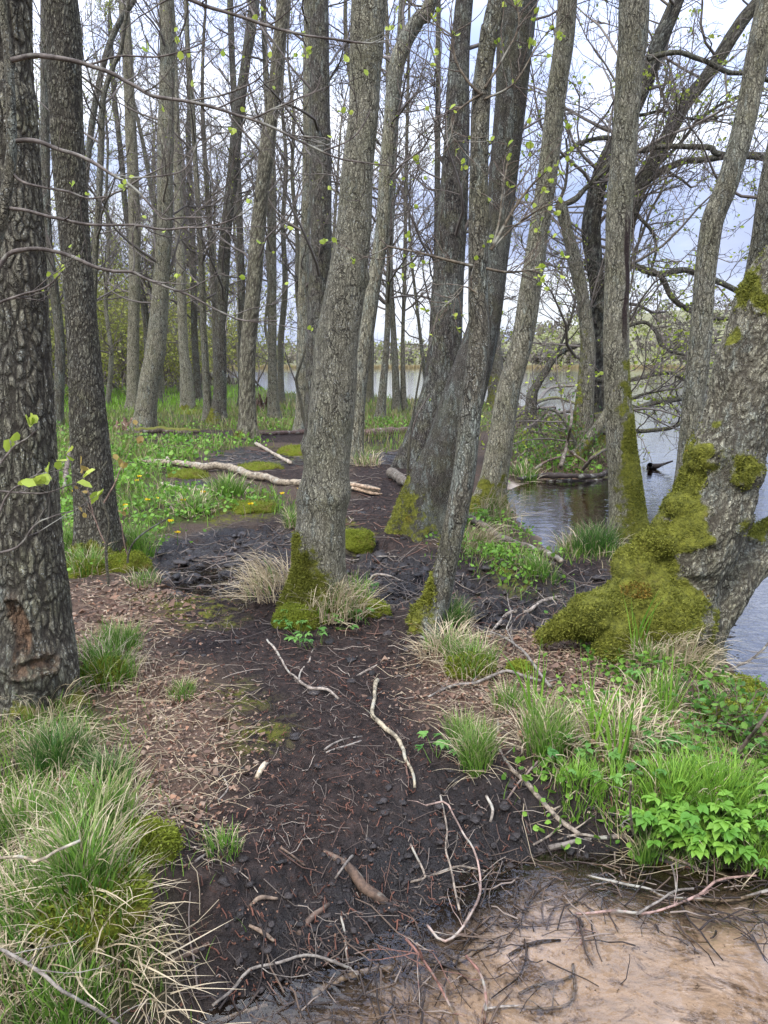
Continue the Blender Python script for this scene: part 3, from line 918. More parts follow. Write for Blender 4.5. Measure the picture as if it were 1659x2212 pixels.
FAR = dict(hmin=3.2, n=38, L=(1.6, 4.2), m1=9, m2=7, tw=.0046, leaf=.022, lsize=.05)
MID = dict(hmin=3.0, n=26, L=(1.0, 3.4), m1=7, m2=5, tw=.0040, leaf=.03, lsize=.045)
NEAR = dict(hmin=5.7, n=20, L=(1.2, 3.2), m1=6, m2=5, tw=.0032, leaf=.03, lsize=.045)
G = 'alder trunks of the wet wood'

tree('alder_tree', 'broad fissured dark trunk with pale lichen and a rusty scar near its foot', [(68, 1500, 200), (72, 1400, 178), (66, 1250, 160), (58, 1100, 146), (54, 900, 128), (50, 743, 116), (40, 500, 108), (27, 250, 103), (14, 0, 100)],
     tone=0.27, plates=34, sides=170, rings=620, seed=3, crack=0.0115, flare=.28, flen=.18, htot=15, scar=[(.20, .56, -1.45, .24), (.14, .30, -1.15, .50)], burls=[(.22, -1.5, .10, .035), (.17, -.7, .12, .03)], crown=NEAR, moss=(.1, None, .5))
tree('alder_tree', 'dark rough trunk rising from a mossy tussock behind the broad fissured trunk', [(215, 1196, 104), (205, 1100, 90), (193, 950, 84), (184, 800, 76), (176, 700, 71), (160, 500, 68), (146, 300, 70), (138, 150, 76), (130, 0, 78)],
     tone=0.27, plates=40, sides=150, rings=520, seed=5, crack=0.008, flare=.25, htot=16, crown=NEAR, moss=(.16, None, .8), mossfuzz=1500)
tree('alder_tree', 'slim dark trunk between and behind the two big rough trunks on the left', [(124, 920, 24), (130, 750, 22), (116, 620, 21), (102, 500, 20), (97, 280, 20), (96, 100, 18)], tone=.1, seed=7, crown=MID)
tree('alder_tree', 'thin trunk behind the rough left trunk, its forked top leaning right', [(192, 930, 22), (200, 700, 16), (205, 560, 14), (214, 420, 14), (219, 300, 14), (223, 210, 13), (246, 140, 11), (264, 90, 9)], tone=.2, seed=8, crown=MID)
tree('alder_tree', 'thin dark trunk bending right as it climbs beside the rough left trunk', [(172, 905, 20), (178, 600, 15), (183, 420, 14), (197, 280, 14), (215, 175, 14), (235, 100, 14), (264, 36, 12), (292, -5, 10)], tone=.12, seed=9, crown=MID)
tree('alder_tree', 'straight slender grey trunk left of the thick leaning trunk at the bright meadow', [(288, 886, 30), (288, 740, 26), (291, 600, 26), (290, 450, 26), (281, 250, 24), (275, 100, 23), (266, 0, 22)], tone=.45, seed=10, crown=MID)
tree('alder_tree', 'thin black crooked trunk leaning left behind the slender grey trunk', [(322, 870, 17), (316, 700, 15), (304, 620, 15), (274, 470, 13), (262, 340, 12), (246, 200, 11), (238, 60, 10)], tone=.05, seed=11, crown=FAR)
tree('alder_tree', 'very thin leaning pole of a tree left of the pale straight leaning trunk', [(345, 870, 13), (336, 490, 10), (329, 430, 10), (311, 320, 9), (290, 225, 8), (270, 120, 7)], tone=.3, seed=12, crown=FAR)
tree('alder_tree', 'thick grey brown trunk leaning right with the dark foot beside the mossy log', [(311, 926, 46), (322, 830, 44), (338, 743, 44), (348, 600, 36), (355, 500, 35), (358, 300, 36), (362, 100, 34), (361, 0, 33)], tone=.42, seed=13, sides=40, rings=140, crown=MID)
tree('alder_tree', 'pale straight trunk standing on a bright mossy mound', [(405, 890, 34), (402, 800, 27), (396, 743, 22), (388, 500, 20), (380, 250, 16), (376, 100, 13), (372, 0, 10)], tone=.62, seed=14, moss=(.35, None, .9), mossfuzz=1200, crown=MID)
tree('alder_tree', 'thin black trunk directly right of the pale straight trunk on the mossy mound', [(430, 868, 17), (421, 743, 15), (415, 500, 14), (407, 300, 12), (410, 220, 12), (405, 100, 11), (402, 0, 10)], tone=.04, seed=15, crown=FAR)
tree('alder_tree', 'slender grey trunk touching the left side of the big dark leaning trunk', [(450, 908, 22), (446, 830, 17), (441, 743, 14), (436, 600, 14), (430, 475, 13), (422, 350, 12), (415, 225, 12), (406, 100, 10), (402, 20, 9)], tone=.36, seed=16, crown=MID)
tree('alder_tree', 'thin dark pole behind the big dark leaning trunk, on its left', [(470, 882, 16), (465, 700, 14), (462, 620, 14), (452, 475, 12), (445, 380, 11), (440, 290, 10), (437, 200, 8), (440, 80, 7)], tone=.08, seed=17, crown=FAR)
tree('alder_tree', 'dark trunk with mossy foot leaning right, next left of the pale ridged trunk', [(472, 912, 36), (476, 830, 28), (476, 743, 27), (482, 600, 27), (488, 500, 26), (500, 400, 26), (515, 250, 25), (530, 140, 22), (550, 0, 24)], tone=.06, seed=18, sides=32, rings=140, moss=(.4, 3.4, .8), mossfuzz=900, crown=MID)
tree('alder_tree', 'dark slim trunk crossing behind the leaning dark trunk near its top', [(524, 880, 20), (522, 620, 16), (518, 500, 16), (514, 390, 16), (508, 250, 15), (501, 120, 14), (497, 0, 14)], tone=.06, seed=19, crown=FAR)
tree('alder_tree', 'straight pale ridged trunk with a bulge halfway up, left of the central trunks', [(536, 944, 40), (534, 830, 36), (536, 743, 36), (550, 600, 35), (557, 500, 33), (567, 400, 31), (577, 322, 36), (590, 215, 28), (602, 100, 29), (612, 0, 28)], tone=.58, seed=20, sides=40, rings=160, crack=.008, moss=(.22, 3.14, .8), mossfuzz=700, crown=MID)
tree('alder_tree', 'even brown trunk at the lakeside, right of the ridged trunk with a bulge', [(592, 912, 30), (589, 830, 22), (588, 743, 20), (587, 500, 21), (586, 350, 19), (574, 150, 13), (569, 0, 12)], tone=.3, seed=21, crown=MID)
tree('alder_tree', 'grey trunk half hidden behind a darker one, left of the central trunk', [(655, 932, 34), (655, 743, 29), (656, 600, 24), (663, 400, 22), (664, 150, 20), (664, 0, 19)], tone=.5, seed=22, crown=MID)
tree('alder_tree', 'dark trunk with a hooked snag, close behind the central trunk on its left', [(690, 965, 60), (684, 743, 47), (690, 600, 48), (694, 500, 48), (693, 250, 44), (690, 0, 41)], plates=24, tone=0.03, seed=23, sides=48, rings=180, crack=0, crown=MID)
tree('alder_tree', 'big central trunk, scaly olive bark, swollen ring and yellow green moss at its foot', [(688, 1300, 128), (690, 1240, 114), (692, 1180, 112), (696, 1120, 108), (708, 990, 101), (722, 830, 102), (727, 743, 98), (743, 650, 90), (764, 500, 80), (772, 370, 72), (785, 250, 69), (790, 150, 72), (797, 0, 77)],
     tone=0.58, plates=56, sides=130, rings=460, seed=25, crack=0, flare=.30, flen=.16, htot=16, moss=(.42, 3.7, 1.0), mossfuzz=16000, burls=[(.72, None, .09, .022), (.40, -2.4, .12, .02), (1.02, 3.0, .06, .03), (2.05, 0.0, .05, .02)], crown=NEAR)
tree('alder_tree', 'pale curved trunk behind the central trunk, its top bowed to the right', [(764, 998, 42), (775, 850, 34), (795, 700, 33), (810, 600, 32), (825, 500, 32), (836, 350, 33), (845, 250, 34), (855, 150, 36), (875, 90, 36), (905, 40, 34), (932, 0, 30)], tone=.5, seed=26, sides=32, rings=140, crown=MID)
tree('alder_tree', 'thin trunk at the water edge with a dark fork, right of the pale bowed trunk', [(821, 906, 22), (835, 743, 14), (840, 600, 14), (845, 450, 16), (852, 300, 16), (860, 170, 14), (866, 20, 12)], tone=.2, seed=27, crown=FAR)
tree('alder_tree', 'slim trunk standing at the water edge, nearer of a close pair', [(858, 888, 20), (849, 700, 13), (844, 600, 12), (840, 450, 11), (838, 250, 10), (836, 50, 9)], tone=.25, seed=28, crown=FAR)
tree('alder_tree', 'slim straight pole at the water edge, right of a close pair', [(872, 887, 15), (870, 743, 9), (874, 600, 9), (877, 400, 8), (881, 200, 7), (884, 20, 6)], tone=.25, seed=29, crown=FAR)
tree('alder_tree', 'thin leaning sapling at the water edge just left of the great dark trunk', [(926, 880, 10), (910, 743, 8), (898, 640, 7), (889, 560, 6), (884, 470, 5)], tone=.3, seed=30, htot=9, crown=dict(FAR, hmin=2., n=14))
tree('alder_tree', 'straight thin trunk rising against the lake behind the great dark trunk', [(940, 880, 18), (944, 500, 14), (945, 350, 13), (946, 200, 12), (947, 0, 11)], tone=.1, seed=31, crown=FAR)
tree('alder_tree', 'great dark brown trunk behind the leaning pair on the right of the path', [(893, 1008, 84), (915, 940, 80), (945, 850, 76), (960, 743, 74), (966, 650, 72), (975, 500, 68), (986, 300, 58), (991, 150, 48), (1003, 0, 40)], tone=0.0, plates=26, seed=32, sides=60, rings=200, crack=0, flare=.25, crown=MID)
tree('alder_tree', 'massive leaning trunk with a moss edged foot, behind the slim speckled trunk', [(918, 1142, 128), (925, 1080, 118), (965, 980, 104), (1000, 860, 96), (1035, 743, 80), (1055, 650, 68), (1075, 500, 62), (1085, 400, 64), (1095, 300, 68), (1105, 200, 74), (1112, 100, 80), (1122, 0, 84)],
     tone=0.05, plates=85, seed=33, sides=90, rings=340, crack=0, flare=.25, moss=(.5, 3.3, .72), mossfuzz=3500, crown=NEAR)
tree('alder_tree', 'slim speckled leaning trunk in front, with leafy shoots at a dark knot', [(925, 1345, 70), (934, 1325, 62), (948, 1285, 55), (970, 1190, 50), (1000, 1040, 52), (1017, 890, 50), (1034, 743, 49), (1033, 650, 46), (1033, 500, 44), (1035, 350, 43), (1038, 240, 44), (1045, 150, 42), (1060, 60, 36), (1072, -10, 32)],
     tone=.20, plates=44, seed=34, sides=72, rings=260, flare=.3, flen=.12, htot=11, moss=(.5, 3.1, .85), mossfuzz=2500, burls=[(3.35, -1.6, .10, .02), (2.35, -.6, .07, .015)], crown=dict(NEAR, hmin=3.4, n=16, L=(.6, 1.6), leaf=.09))
tree('alder_tree', 'straight grey trunk leaning right with a mossy foot on the inlet bank', [(1055, 1100, 72), (1066, 1040, 61), (1083, 940, 56), (1100, 840, 52), (1127, 743, 49), (1142, 650, 48), (1164, 500, 46), (1186, 350, 45), (1202, 200, 44), (1226, 0, 44)],
     tone=0.56, plates=36, seed=35, sides=64, rings=240, crack=0, flare=.3, moss=(.4, None, .95), mossfuzz=4500, crown=NEAR)
tree('alder_tree', 'upright grey trunk at the water, thick moss low on one side, dark vertical wound', [(1355, 1170, 88), (1354, 1115, 80), (1349, 1040, 73), (1340, 940, 66), (1333, 840, 58), (1331, 743, 57), (1333, 600, 57), (1338, 450, 58), (1350, 300, 56), (1360, 150, 60), (1371, 0, 68)],
     tone=0.58, plates=40, seed=36, sides=80, rings=280, crack=0, flare=.18, moss=(1.35, -.45, 1.15), mossfuzz=9000, wound=(1.55, 2.95, -1.05, .36), crown=NEAR)
tree('alder_tree', 'grey leaning trunk partly behind the great mossy trunk on the right', [(1478, 1150, 66), (1490, 960, 50), (1500, 850, 49), (1512, 743, 49), (1522, 600, 47), (1535, 500, 50), (1545, 460, 52), (1570, 400, 51), (1600, 300, 50), (1622, 200, 49), (1640, 100, 50), (1662, 0, 50)],
     tone=0.5, plates=28, seed=37, sides=48, rings=200, crack=0, crown=NEAR, zl=-.3)
tree('alder_tree', 'dark trunk at the right edge behind the great mossy trunk', [(1560, 1010, 52), (1600, 760, 44), (1640, 540, 42), (1655, 430, 40), (1680, 300, 40), (1705, 150, 36)], tone=.3, seed=38, crown=MID, zl=-.5, Y=9.5)
# ------------------------------------------------------------------ the great mossy tree on the right bank
def to_px(Vw):
    r = Vw - EYE
    dz = r[:, 1] * CP - r[:, 2] * SP
    dyv = r[:, 1] * SP + r[:, 2] * CP
    return 829.5 + FPX * r[:, 0] / dz, 1106 - FPX * dyv / dz
def icos(c, rad, sub=3):
    import bmesh
    bm = bmesh.new()
    bmesh.ops.create_icosphere(bm, subdivisions=sub, radius=1.0)
    v = np.array([x.co[:] for x in bm.verts]) * np.asarray(rad) + np.asarray(c)
    f = np.array([[q.index for q in p.verts] for p in bm.faces])
    bm.free()
    return v, f
def remeshed(mb, voxel):
    me = mb.mesh('raw', None) if False else mesh('raw', np.concatenate(mb.V), np.concatenate(mb.Q) if mb.Q else None, np.concatenate(mb.T) if mb.T else None)
    o = link('raw', me)
    md = o.modifiers.new('remesh', 'REMESH')
    md.mode = 'VOXEL'
    md.voxel_size = voxel
    sm = o.modifiers.new('smooth', 'SMOOTH')
    sm.factor = .5
    sm.iterations = 3
    dg = bpy.context.evaluated_depsgraph_get()
    res = bpy.data.meshes.new_from_object(o.evaluated_get(dg))
    v = np.zeros(len(res.vertices) * 3, np.float32)
    res.vertices.foreach_get('co', v)
    nn = vnormals(res)
    lt = np.zeros(len(res.polygons), np.int32)
    res.polygons.foreach_get('loop_total', lt)
    vi = np.zeros(len(res.loops), np.int32)
    res.loops.foreach_get('vertex_index', vi)
    ls = np.zeros(len(res.polygons), np.int32)
    res.polygons.foreach_get('loop_start', ls)
    Q = vi[ls[lt == 4][:, None] + np.arange(4)]
    T = vi[ls[lt == 3][:, None] + np.arange(3)]
    bpy.data.objects.remove(o)
    bpy.data.meshes.remove(me)
    bpy.data.meshes.remove(res)
    return v.reshape(-1, 3).astype(float), nn, Q, T

HY = gp(1440, 1405)[1] + .22
def hrows(pts):
    rows = []
    for q in pts:
        x, y, w = q[:3]
        p = at_y(x, y, HY + (q[3] if len(q) > 3 else 0))
        rows.append([*p, w * depth(p) / FPX / 2])
    return np.array(rows)
mb = MB()
def htube(pts, n=60, sides=28, extra=None):
    rows = hrows(pts)
    if extra is not None:
        rows = np.concatenate([rows, extra(rows)])
    C = catmull(rows, n)
    v, q, t = tube(C[:, :3], C[:, 3], sides)
    mb.add(v, q, t)
    return rows, C
def up_rows(rows):
    p, r = rows[-1, :3].copy(), rows[-1, 3]
    d = np.array([.45, .1, .9])
    res = []
    for q in range(6):
        p = p + d * .9
        d = d + np.array([-.03, .02, .05])
        res.append([*p, r * (1 - .155 * (q + 1))])
    return np.array(res)
_, HC = htube([(1480, 1475, 165), (1478, 1400, 158), (1474, 1330, 152), (1474, 1250, 160), (1500, 1170, 186), (1546, 1070, 164), (1572, 970, 158), (1600, 870, 148), (1632, 760, 152), (1676, 650, 154), (1732, 560, 154), (1800, 440, 162), (1890, 330, 150)], 130, 32, up_rows)
_, HC2 = htube([(1500, 1400, 110, .0), (1535, 1320, 104, .05), (1588, 1246, 96, .12), (1660, 1182, 90, .2), (1760, 1110, 82, .35), (1900, 1030, 70, .55), (2050, 930, 56, .8), (2200, 800, 40, 1.1)], 70, 24)
htube([(1430, 1255, 130, -.02), (1380, 1290, 120, -.1), (1310, 1325, 100, -.14), (1250, 1345, 74, -.16), (1205, 1362, 44, -.16), (1165, 1380, 16, -.16)], 40, 22)
htube([(1440, 1330, 110, -.05), (1372, 1375, 90, -.2), (1318, 1415, 66, -.27), (1285, 1445, 40, -.3)], 30, 20)
htube([(1500, 1330, 110, .0), (1522, 1390, 80, -.05), (1540, 1430, 50, -.06)], 20, 18)
htube([(1420, 1330, 110, -.0), (1380, 1350, 90, .25), (1350, 1370, 60, .5)], 20, 18)
def hball(x, y, w, h, dy=0., dep=None):
    p = at_y(x, y, HY + dy)
    k = depth(p) / FPX
    v, f = icos(p, (w * k, (dep or w) * k, h * k))
    mb.add(v, None, f)
hball(1456, 1345, 82, 66, -.20, 74)
hball(1432, 1292, 46, 36, -.17)
hball(1492, 1300, 36, 40, -.16)
hball(1420, 1375, 34, 30, -.24)
hball(1374, 1222, 46, 42, -.07)
hball(1400, 1262, 40, 34, -.09)
hball(1278, 1330, 52, 44, -.20, 52)
hball(1330, 1312, 44, 34, -.14)
hball(1326, 1362, 42, 36, -.24)
hball(1384, 1318, 34, 40, -.10)
hball(1318, 1402, 36, 34, -.30)
hball(1456, 1172, 62, 34, -.07, 50)
hball(1420, 1180, 40, 34, -.06)
hball(1524, 1176, 40, 22, -.10)
hball(1480, 1094, 38, 30, -.07)
hball(1500, 1228, 36, 24, -.16)
hball(1604, 1020, 50, 52, -.10)
hball(1534, 978, 44, 60, -.07)
hball(1512, 1352, 34, 54, -.12)
hv, hn, hQ, hT = remeshed(mb, .0145)
rg = np.random.default_rng(77)
ux, uy = to_px(hv)
nz_ = fbm(hv * 9, 4, 41)
def ell(cx, cy, a, b):
    return np.exp(-1.6 * (((ux - cx) / a) ** 2 + ((uy - cy) / b) ** 2)) * np.clip(1 + 2.4 * nz_, 0, 1.6)
lim = np.interp(uy, [540, 690, 760, 860, 930, 1000, 1040, 1070, 1110, 1150, 1172, 1200, 1240, 1275, 1300, 1370, 1440], [1400, 1500, 1430, 1470, 1496, 1510, 1512, 1522, 1528, 1545, 1563, 1478, 1466, 1500, 1524, 1530, 1500])
wob = 60 * fbm(hv * 6, 4, 4)
mo = sstep(24, -22, ux - lim + wob)
for e in ((1537, 962, 44, 58), (1612, 1016, 44, 44), (1640, 620, 75, 80), (1585, 728, 22, 30), (1660, 1140, 70, 34)):
    mo = np.maximum(mo, 1.25 * ell(*e))
mo = np.clip(mo * (1 - .75 * ell(1494, 1222, 34, 30)) * (1 - .6 * ell(1460, 1122, 46, 10)) * (1 - .5 * ell(1500, 1200, 60, 9)), 0, 1)
# bark relief along the trunk, moss hummocks on top
axd = np.array([.42, 0, .9])
q = hv - np.outer(hv @ axd, axd) * .74
f1, f2 = worley((q + .012 * np.stack([vnoise(hv * 13, 1), vnoise(hv * 13, 2), vnoise(hv * 13, 3)], 1)) / .026, 5)
ck = np.where(mo > .4, 1, sstep(.02, .3, f2 - f1))
disp = .022 * fbm(hv * 5, 3, 12) + np.where(mo > .35, .030 * fbm(hv * 9, 4, 13) + .014 * fbm(hv * 26, 3, 14) + .006, (ck - .8) * .006 + .006 * fbm(hv * 30, 3, 4))
hv = hv + hn * disp[:, None]
hb = np.array([*gp(1450, 1400)[:2], 0])
t = thing('mossy_tree', 'great gnarled leaning tree with burls and thick green moss at the water edge', 'tree', hb)
o = link('trunk', mesh('trunk', hv - hb, hQ, hT, [M_BARK], True, {'crack': ck, 'moss': mo, 'scar': np.zeros(len(hv)), 'wound': np.zeros(len(hv))}), t)
o['tone'], o['plates'] = 0.85, 52.
w = np.clip(mo - .3, 0, 1) * (uy < 1500) * (uy > 420) * (.35 + (fbm(hv * 8, 3, 6) > -.1))
link('moss', fuzz(hv, hn, w, 70000, .013, rg).mesh('moss', M_FUZZ, hb), t)
add_crown(t, HC[:, :3], HC[:, 3], hb, 0, rg, hmin=4.2, n=16, L=(1.2, 3))
add_crown(t, HC2[:, :3], HC2[:, 3], hb, 0, rg, hmin=.9, n=14, L=(.6, 1.6), leaf=.04)

# ------------------------------------------------------------------ old trees on the spit beyond the inlet
def limb_rows(pts, Y):
    rows = []
    for q in pts:
        p = at_y(q[0], q[1], Y + (q[3] if len(q) > 3 else 0))
        rows.append([*p, q[2] * depth(p) / FPX / 2])
    return np.array(rows)
def add_limb(t, pts, Y, rng, n=10, L=(.8, 2.2), leaf=.05, lsize=.07, tw=.0042, tone=.2, m1=6, m2=5, sag=.1, ext=None):
    base = np.array(t.location)
    rows = limb_rows(pts, Y)
    C = catmull(rows, 12 * len(pts))
    C[:, :3] += .03 * np.stack([fbm(C[:, :3] * 1.7, 2, 3), fbm(C[:, :3] * 1.7, 2, 4), fbm(C[:, :3] * 1.7, 2, 5)], 1)
    f, Q, dirs, ck, P, r = trunk_shape(C, len(C), 10, 3, 0, 5, 0, .12, -50)
    o = link('limb', mesh('limb', f - base, Q, None, [M_BARK], True, {'crack': ck, 'moss': .5 * sstep(-.2, .9, dirs[:, 2]), 'scar': np.zeros(len(f)), 'wound': np.zeros(len(f))}), t)
    o['tone'], o['plates'] = tone, 50.
    if n:
        k = rng.integers(len(C) // 6, len(C), n)
        T_, U, B = frames(P)
        a = rng.uniform(0, 6.28, n)
        D = T_[k] * .5 + U[k] * np.cos(a)[:, None] + B[k] * np.sin(a)[:, None]
        D[:, 2] += .15
        Ls = rng.uniform(*L, n)
        P0 = grow(P[k], D, Ls, 9, rng, .22, .04, sag)
        P1, L1, r1 = shoots(P0, Ls, np.full(n, .012), m1, .1, .45, rng, 6, .9, .24, .02, sag)
        P2, L2, r2 = shoots(P1, L1, r1, m2, .1, .5, rng, 5, .95, .28, .0, sag)
        lv = [(P0, taper(np.minimum(.008 * Ls + .003, r[k] * .6), tw, 9)), (P1, taper(np.full(len(P1), tw * 1.3), tw * .8, 6)), (P2, taper(np.full(len(P2), tw), tw * .7, 5))]
        c = link('twigs', twig_mesh(lv, TWC, rng, 'twigs', origin=base), o)
        if leaf:
            lm = leaf_mesh(np.concatenate([P1[:, ::1][:, :5], P2]), leaf, lsize, LG1, LG2, rng, origin=base)
            if lm:
                link('leaves', lm, o)
    return o
rg = np.random.default_rng(5)
WY = 15.5
willow = tree('willow_tree', 'old dark willow on the spit whose limbs arch over the lake', [(1282, 945, 66), (1276, 840, 46), (1292, 740, 38), (1292, 640, 37), (1283, 560, 38), (1278, 480, 42), (1300, 370, 38), (1340, 290, 36), (1385, 200, 34), (1420, 100, 36), (1462, 0, 32)],
     Y=WY, tone=.12, seed=50, sides=36, rings=160, crack=.012, moss=(.8, None, .8), htot=12, zl=.05, crown=dict(FAR, hmin=1.5, n=46, col=(.17, .145, .12), L=(1.2, 4.4), leaf=.05, lsize=.055))
for pts, dy in (([(1330, 320, 12), (1380, 325, 13), (1430, 318, 12), (1530, 320, 12), (1552, 333, 12), (1660, 346, 12), (1760, 380, 8)], 0),
                ([(1352, 250, 9), (1395, 245, 7), (1430, 240, 7), (1480, 256, 6), (1530, 260, 6), (1570, 244, 4)], .3),
                ([(1400, 130, 12), (1425, 120, 11), (1470, 115, 11), (1520, 130, 11), (1570, 156, 12), (1612, 160, 10), (1660, 172, 11), (1740, 200, 8)], -.4),
                ([(1280, 560, 16), (1330, 568, 14), (1370, 575, 13), (1420, 592, 13), (1480, 585, 13), (1530, 600, 12), (1580, 622, 12), (1680, 680, 8)], .2),
                ([(1385, 578, 10), (1425, 595, 11), (1455, 645, 12), (1490, 670, 12), (1540, 686, 10), (1620, 690, 7)], .2),
                ([(1290, 660, 12), (1340, 705, 9), (1370, 700, 8), (1395, 696, 8), (1415, 716, 9), (1425, 742, 8), (1450, 760, 6), (1490, 766, 5)], -.3),
                ([(1280, 820, 14), (1359, 820, 10), (1440, 806, 8), (1476, 818, 7), (1560, 840, 4)], -.6),
                ([(1282, 900, 16), (1359, 885, 12), (1406, 872, 11), (1476, 860, 10), (1580, 830, 6)], -1.0),
                ([(1285, 930, 14), (1363, 933, 10), (1440, 928, 8), (1480, 914, 7), (1560, 900, 4)], -1.3),
                ([(1200, 350, 6), (1215, 336, 8), (1250, 310, 9), (1300, 298, 10), (1330, 300, 12)], .1),
                ([(1360, 440, 12), (1382, 470, 8), (1405, 500, 8), (1416, 542, 7), (1400, 600, 5)], .4)):
    add_limb(willow, pts, WY + dy, rg, n=9, leaf=.11, lsize=.075)
w2 = tree('willow_tree', 'leaning willow limb trunk reaching up right over the lake, mossy on top', [(1300, 900, 56), (1315, 700, 48), (1345, 520, 44), (1366, 430, 42), (1400, 370, 38), (1440, 300, 34), (1475, 230, 34), (1530, 160, 30), (1600, 50, 30), (1652, -20, 26)],
     Y=WY + 1.2, tone=.3, seed=51, sides=32, rings=150, crack=.01, htot=12, zl=-.1, crown=dict(FAR, hmin=2.5, n=44, col=(.17, .145, .12), L=(1.2, 4.2), leaf=.045, lsize=.055))
for pts, dy in (([(1355, 440, 14), (1372, 410, 16), (1430, 370, 15), (1480, 350, 14), (1550, 340, 13), (1680, 330, 9)], 0), ([(1390, 380, 9), (1450, 330, 8), (1520, 250, 7), (1580, 215, 6), (1650, 190, 5)], .4)):
    add_limb(w2, pts, WY + 1.2 + dy, rg, n=12, leaf=.09)
w3 = tree('willow_tree', 'broken topped snag of a willow on the spit with a hooked limb', [(1258, 940, 50), (1264, 850, 40), (1270, 743, 33), (1258, 640, 28), (1240, 560, 29), (1226, 500, 25), (1213, 450, 27), (1206, 436, 18)],
     Y=WY - 1.0, tone=.3, seed=52, sides=28, rings=110, stub=True, zl=.1, moss=(2.2, 3.1, .6))
add_limb(w3, [(1206, 446, 12), (1240, 430, 12), (1262, 405, 11), (1290, 382, 10), (1320, 352, 9), (1380, 325, 7)], WY - 1.0, rg, n=9, leaf=.08)
add_limb(w3, [(1208, 440, 8), (1222, 400, 7), (1226, 350, 5), (1222, 300, 4)], WY - 1.0, rg, n=8, leaf=.08)
w4 = tree('willow_tree', 'low dark stem leaning over the water left of the spit willows', [(1148, 868, 26), (1156, 838, 20), (1180, 800, 17), (1206, 765, 14), (1253, 745, 8), (1303, 728, 6)], Y=WY + 3.5, tone=.08, seed=53, stub=True, zl=-.1, sides=14)
add_limb(w4, [(1195, 780, 8), (1230, 700, 6), (1250, 600, 4)], WY + 3.5, rg, n=12, leaf=.12)
w5 = tree('willow_tree', 'grey stem leaning right from the spit bank close to the undercut', [(1222, 1012, 30), (1245, 985, 27), (1270, 952, 25), (1300, 912, 24), (1330, 860, 20)], Y=12.6, tone=.5, seed=54, stub=True, zl=.05, sides=20, moss=(.6, None, .6))
add_limb(w5, [(1300, 915, 10), (1330, 880, 8), (1390, 850, 6), (1450, 840, 4)], 12.6, rg, n=14, leaf=.14, lsize=.06)
add_limb(w5, [(1250, 980, 8), (1230, 930, 7), (1200, 890, 5), (1150, 880, 3)], 12.6, rg, n=14, leaf=.16, lsize=.06)
w6 = tree('willow_tree', 'short mossy dark trunk at the lakeside behind the leaning mossy footed tree', [(1076, 885, 46), (1072, 820, 40), (1068, 760, 34), (1066, 700, 30), (1076, 600, 24), (1090, 480, 20)], tone=.16, seed=55, moss=(2., None, .55), crown=dict(FAR, n=30, hmin=1.5, leaf=.06))

# ------------------------------------------------------------------ trees further back, copied
def variant(seed, h, r, leafp, n, hm=.22, lsize=.06):
    rng = np.random.default_rng(seed)
    rows = [[0, 0, -.4, r * 1.35]]
    lean = rng.normal(size=2) * .05
    for q in range(9):
        z = h * q / 8
        rows.append([lean[0] * z + .10 * rng.normal(), lean[1] * z + .10 * rng.normal(), z, r * (1 - .93 * q / 8)])
    f, Q, dirs, ck, P, rr_ = trunk_shape(np.array(rows), 60, 9, seed, .4, 5, 0, .08)
    t = thing('alder_tree', 'x', 'tree')
    o = link('trunk', mesh('trunk', f, Q, None, [M_BARK], True, {'crack': ck, 'moss': np.zeros(len(f)), 'scar': np.zeros(len(f)), 'wound': np.zeros(len(f))}), t)
    o['tone'], o['plates'] = float(rng.uniform(.3, .8)), 45.
    add_crown(t, P, rr_, np.zeros(3), 0, rng, hmin=h * hm, n=n, L=(1.6, 4.6), m1=8, m2=6, tw=.0058, leaf=leafp, lsize=lsize)
    return t
def copy_tree(o, parent=None):
    c = o.copy()
    COL.objects.link(c)
    c.parent = parent
    for ch in list(o.children):
        copy_tree(ch, c)
    return c
rg = np.random.default_rng(99)
VAR = [variant(200 + q, h, r, lp, n, hm) for q, (h, r, lp, n, hm) in enumerate([(19, .15, .03, 46, .22), (17, .12, .05, 40, .18), (21, .18, .02, 50, .25), (15, .10, .25, 40, .12), (18, .13, .04, 50, .15)])]
LAB = ['bare slender alder far back in the wood beyond the meadow', 'thin alder with a few new leaves far back in the wood', 'tall bare alder far back in the wood with a dark straight trunk', 'far alder hazed with fresh yellow green leaves', 'far thin alder with bare twigs reaching low']
spots = []
for k in range(900):
    if len(spots) >= 34:
        break
    ang = rg.uniform(-36, 3)
    d = rg.uniform(27, 75)
    x, y = d * math.sin(R(ang)), d * math.cos(R(ang))
    if sdist(np.array([[x, y]]), LAKE)[0] > -1.0 or any((x - a) ** 2 + (y - b) ** 2 < 9 for a, b in spots):
        continue
    spots.append((x, y))
for k, (x, y) in enumerate(spots):
    v = 3 if (x < -11 and y > 38 and k % 3) else k % 5
    first = k < 5
    if first:
        v = k
    o = VAR[v] if first else copy_tree(VAR[v])
    o.location = (x, y, H1(x, y))
    o.rotation_euler = (0, 0, rg.uniform(0, 6.28))
    s = rg.uniform(.8, 1.2)
    o.scale = (s, s, s)
    tag(o, LAB[v], 'tree', 'far trees, kind %d' % v if False else LAB[v])
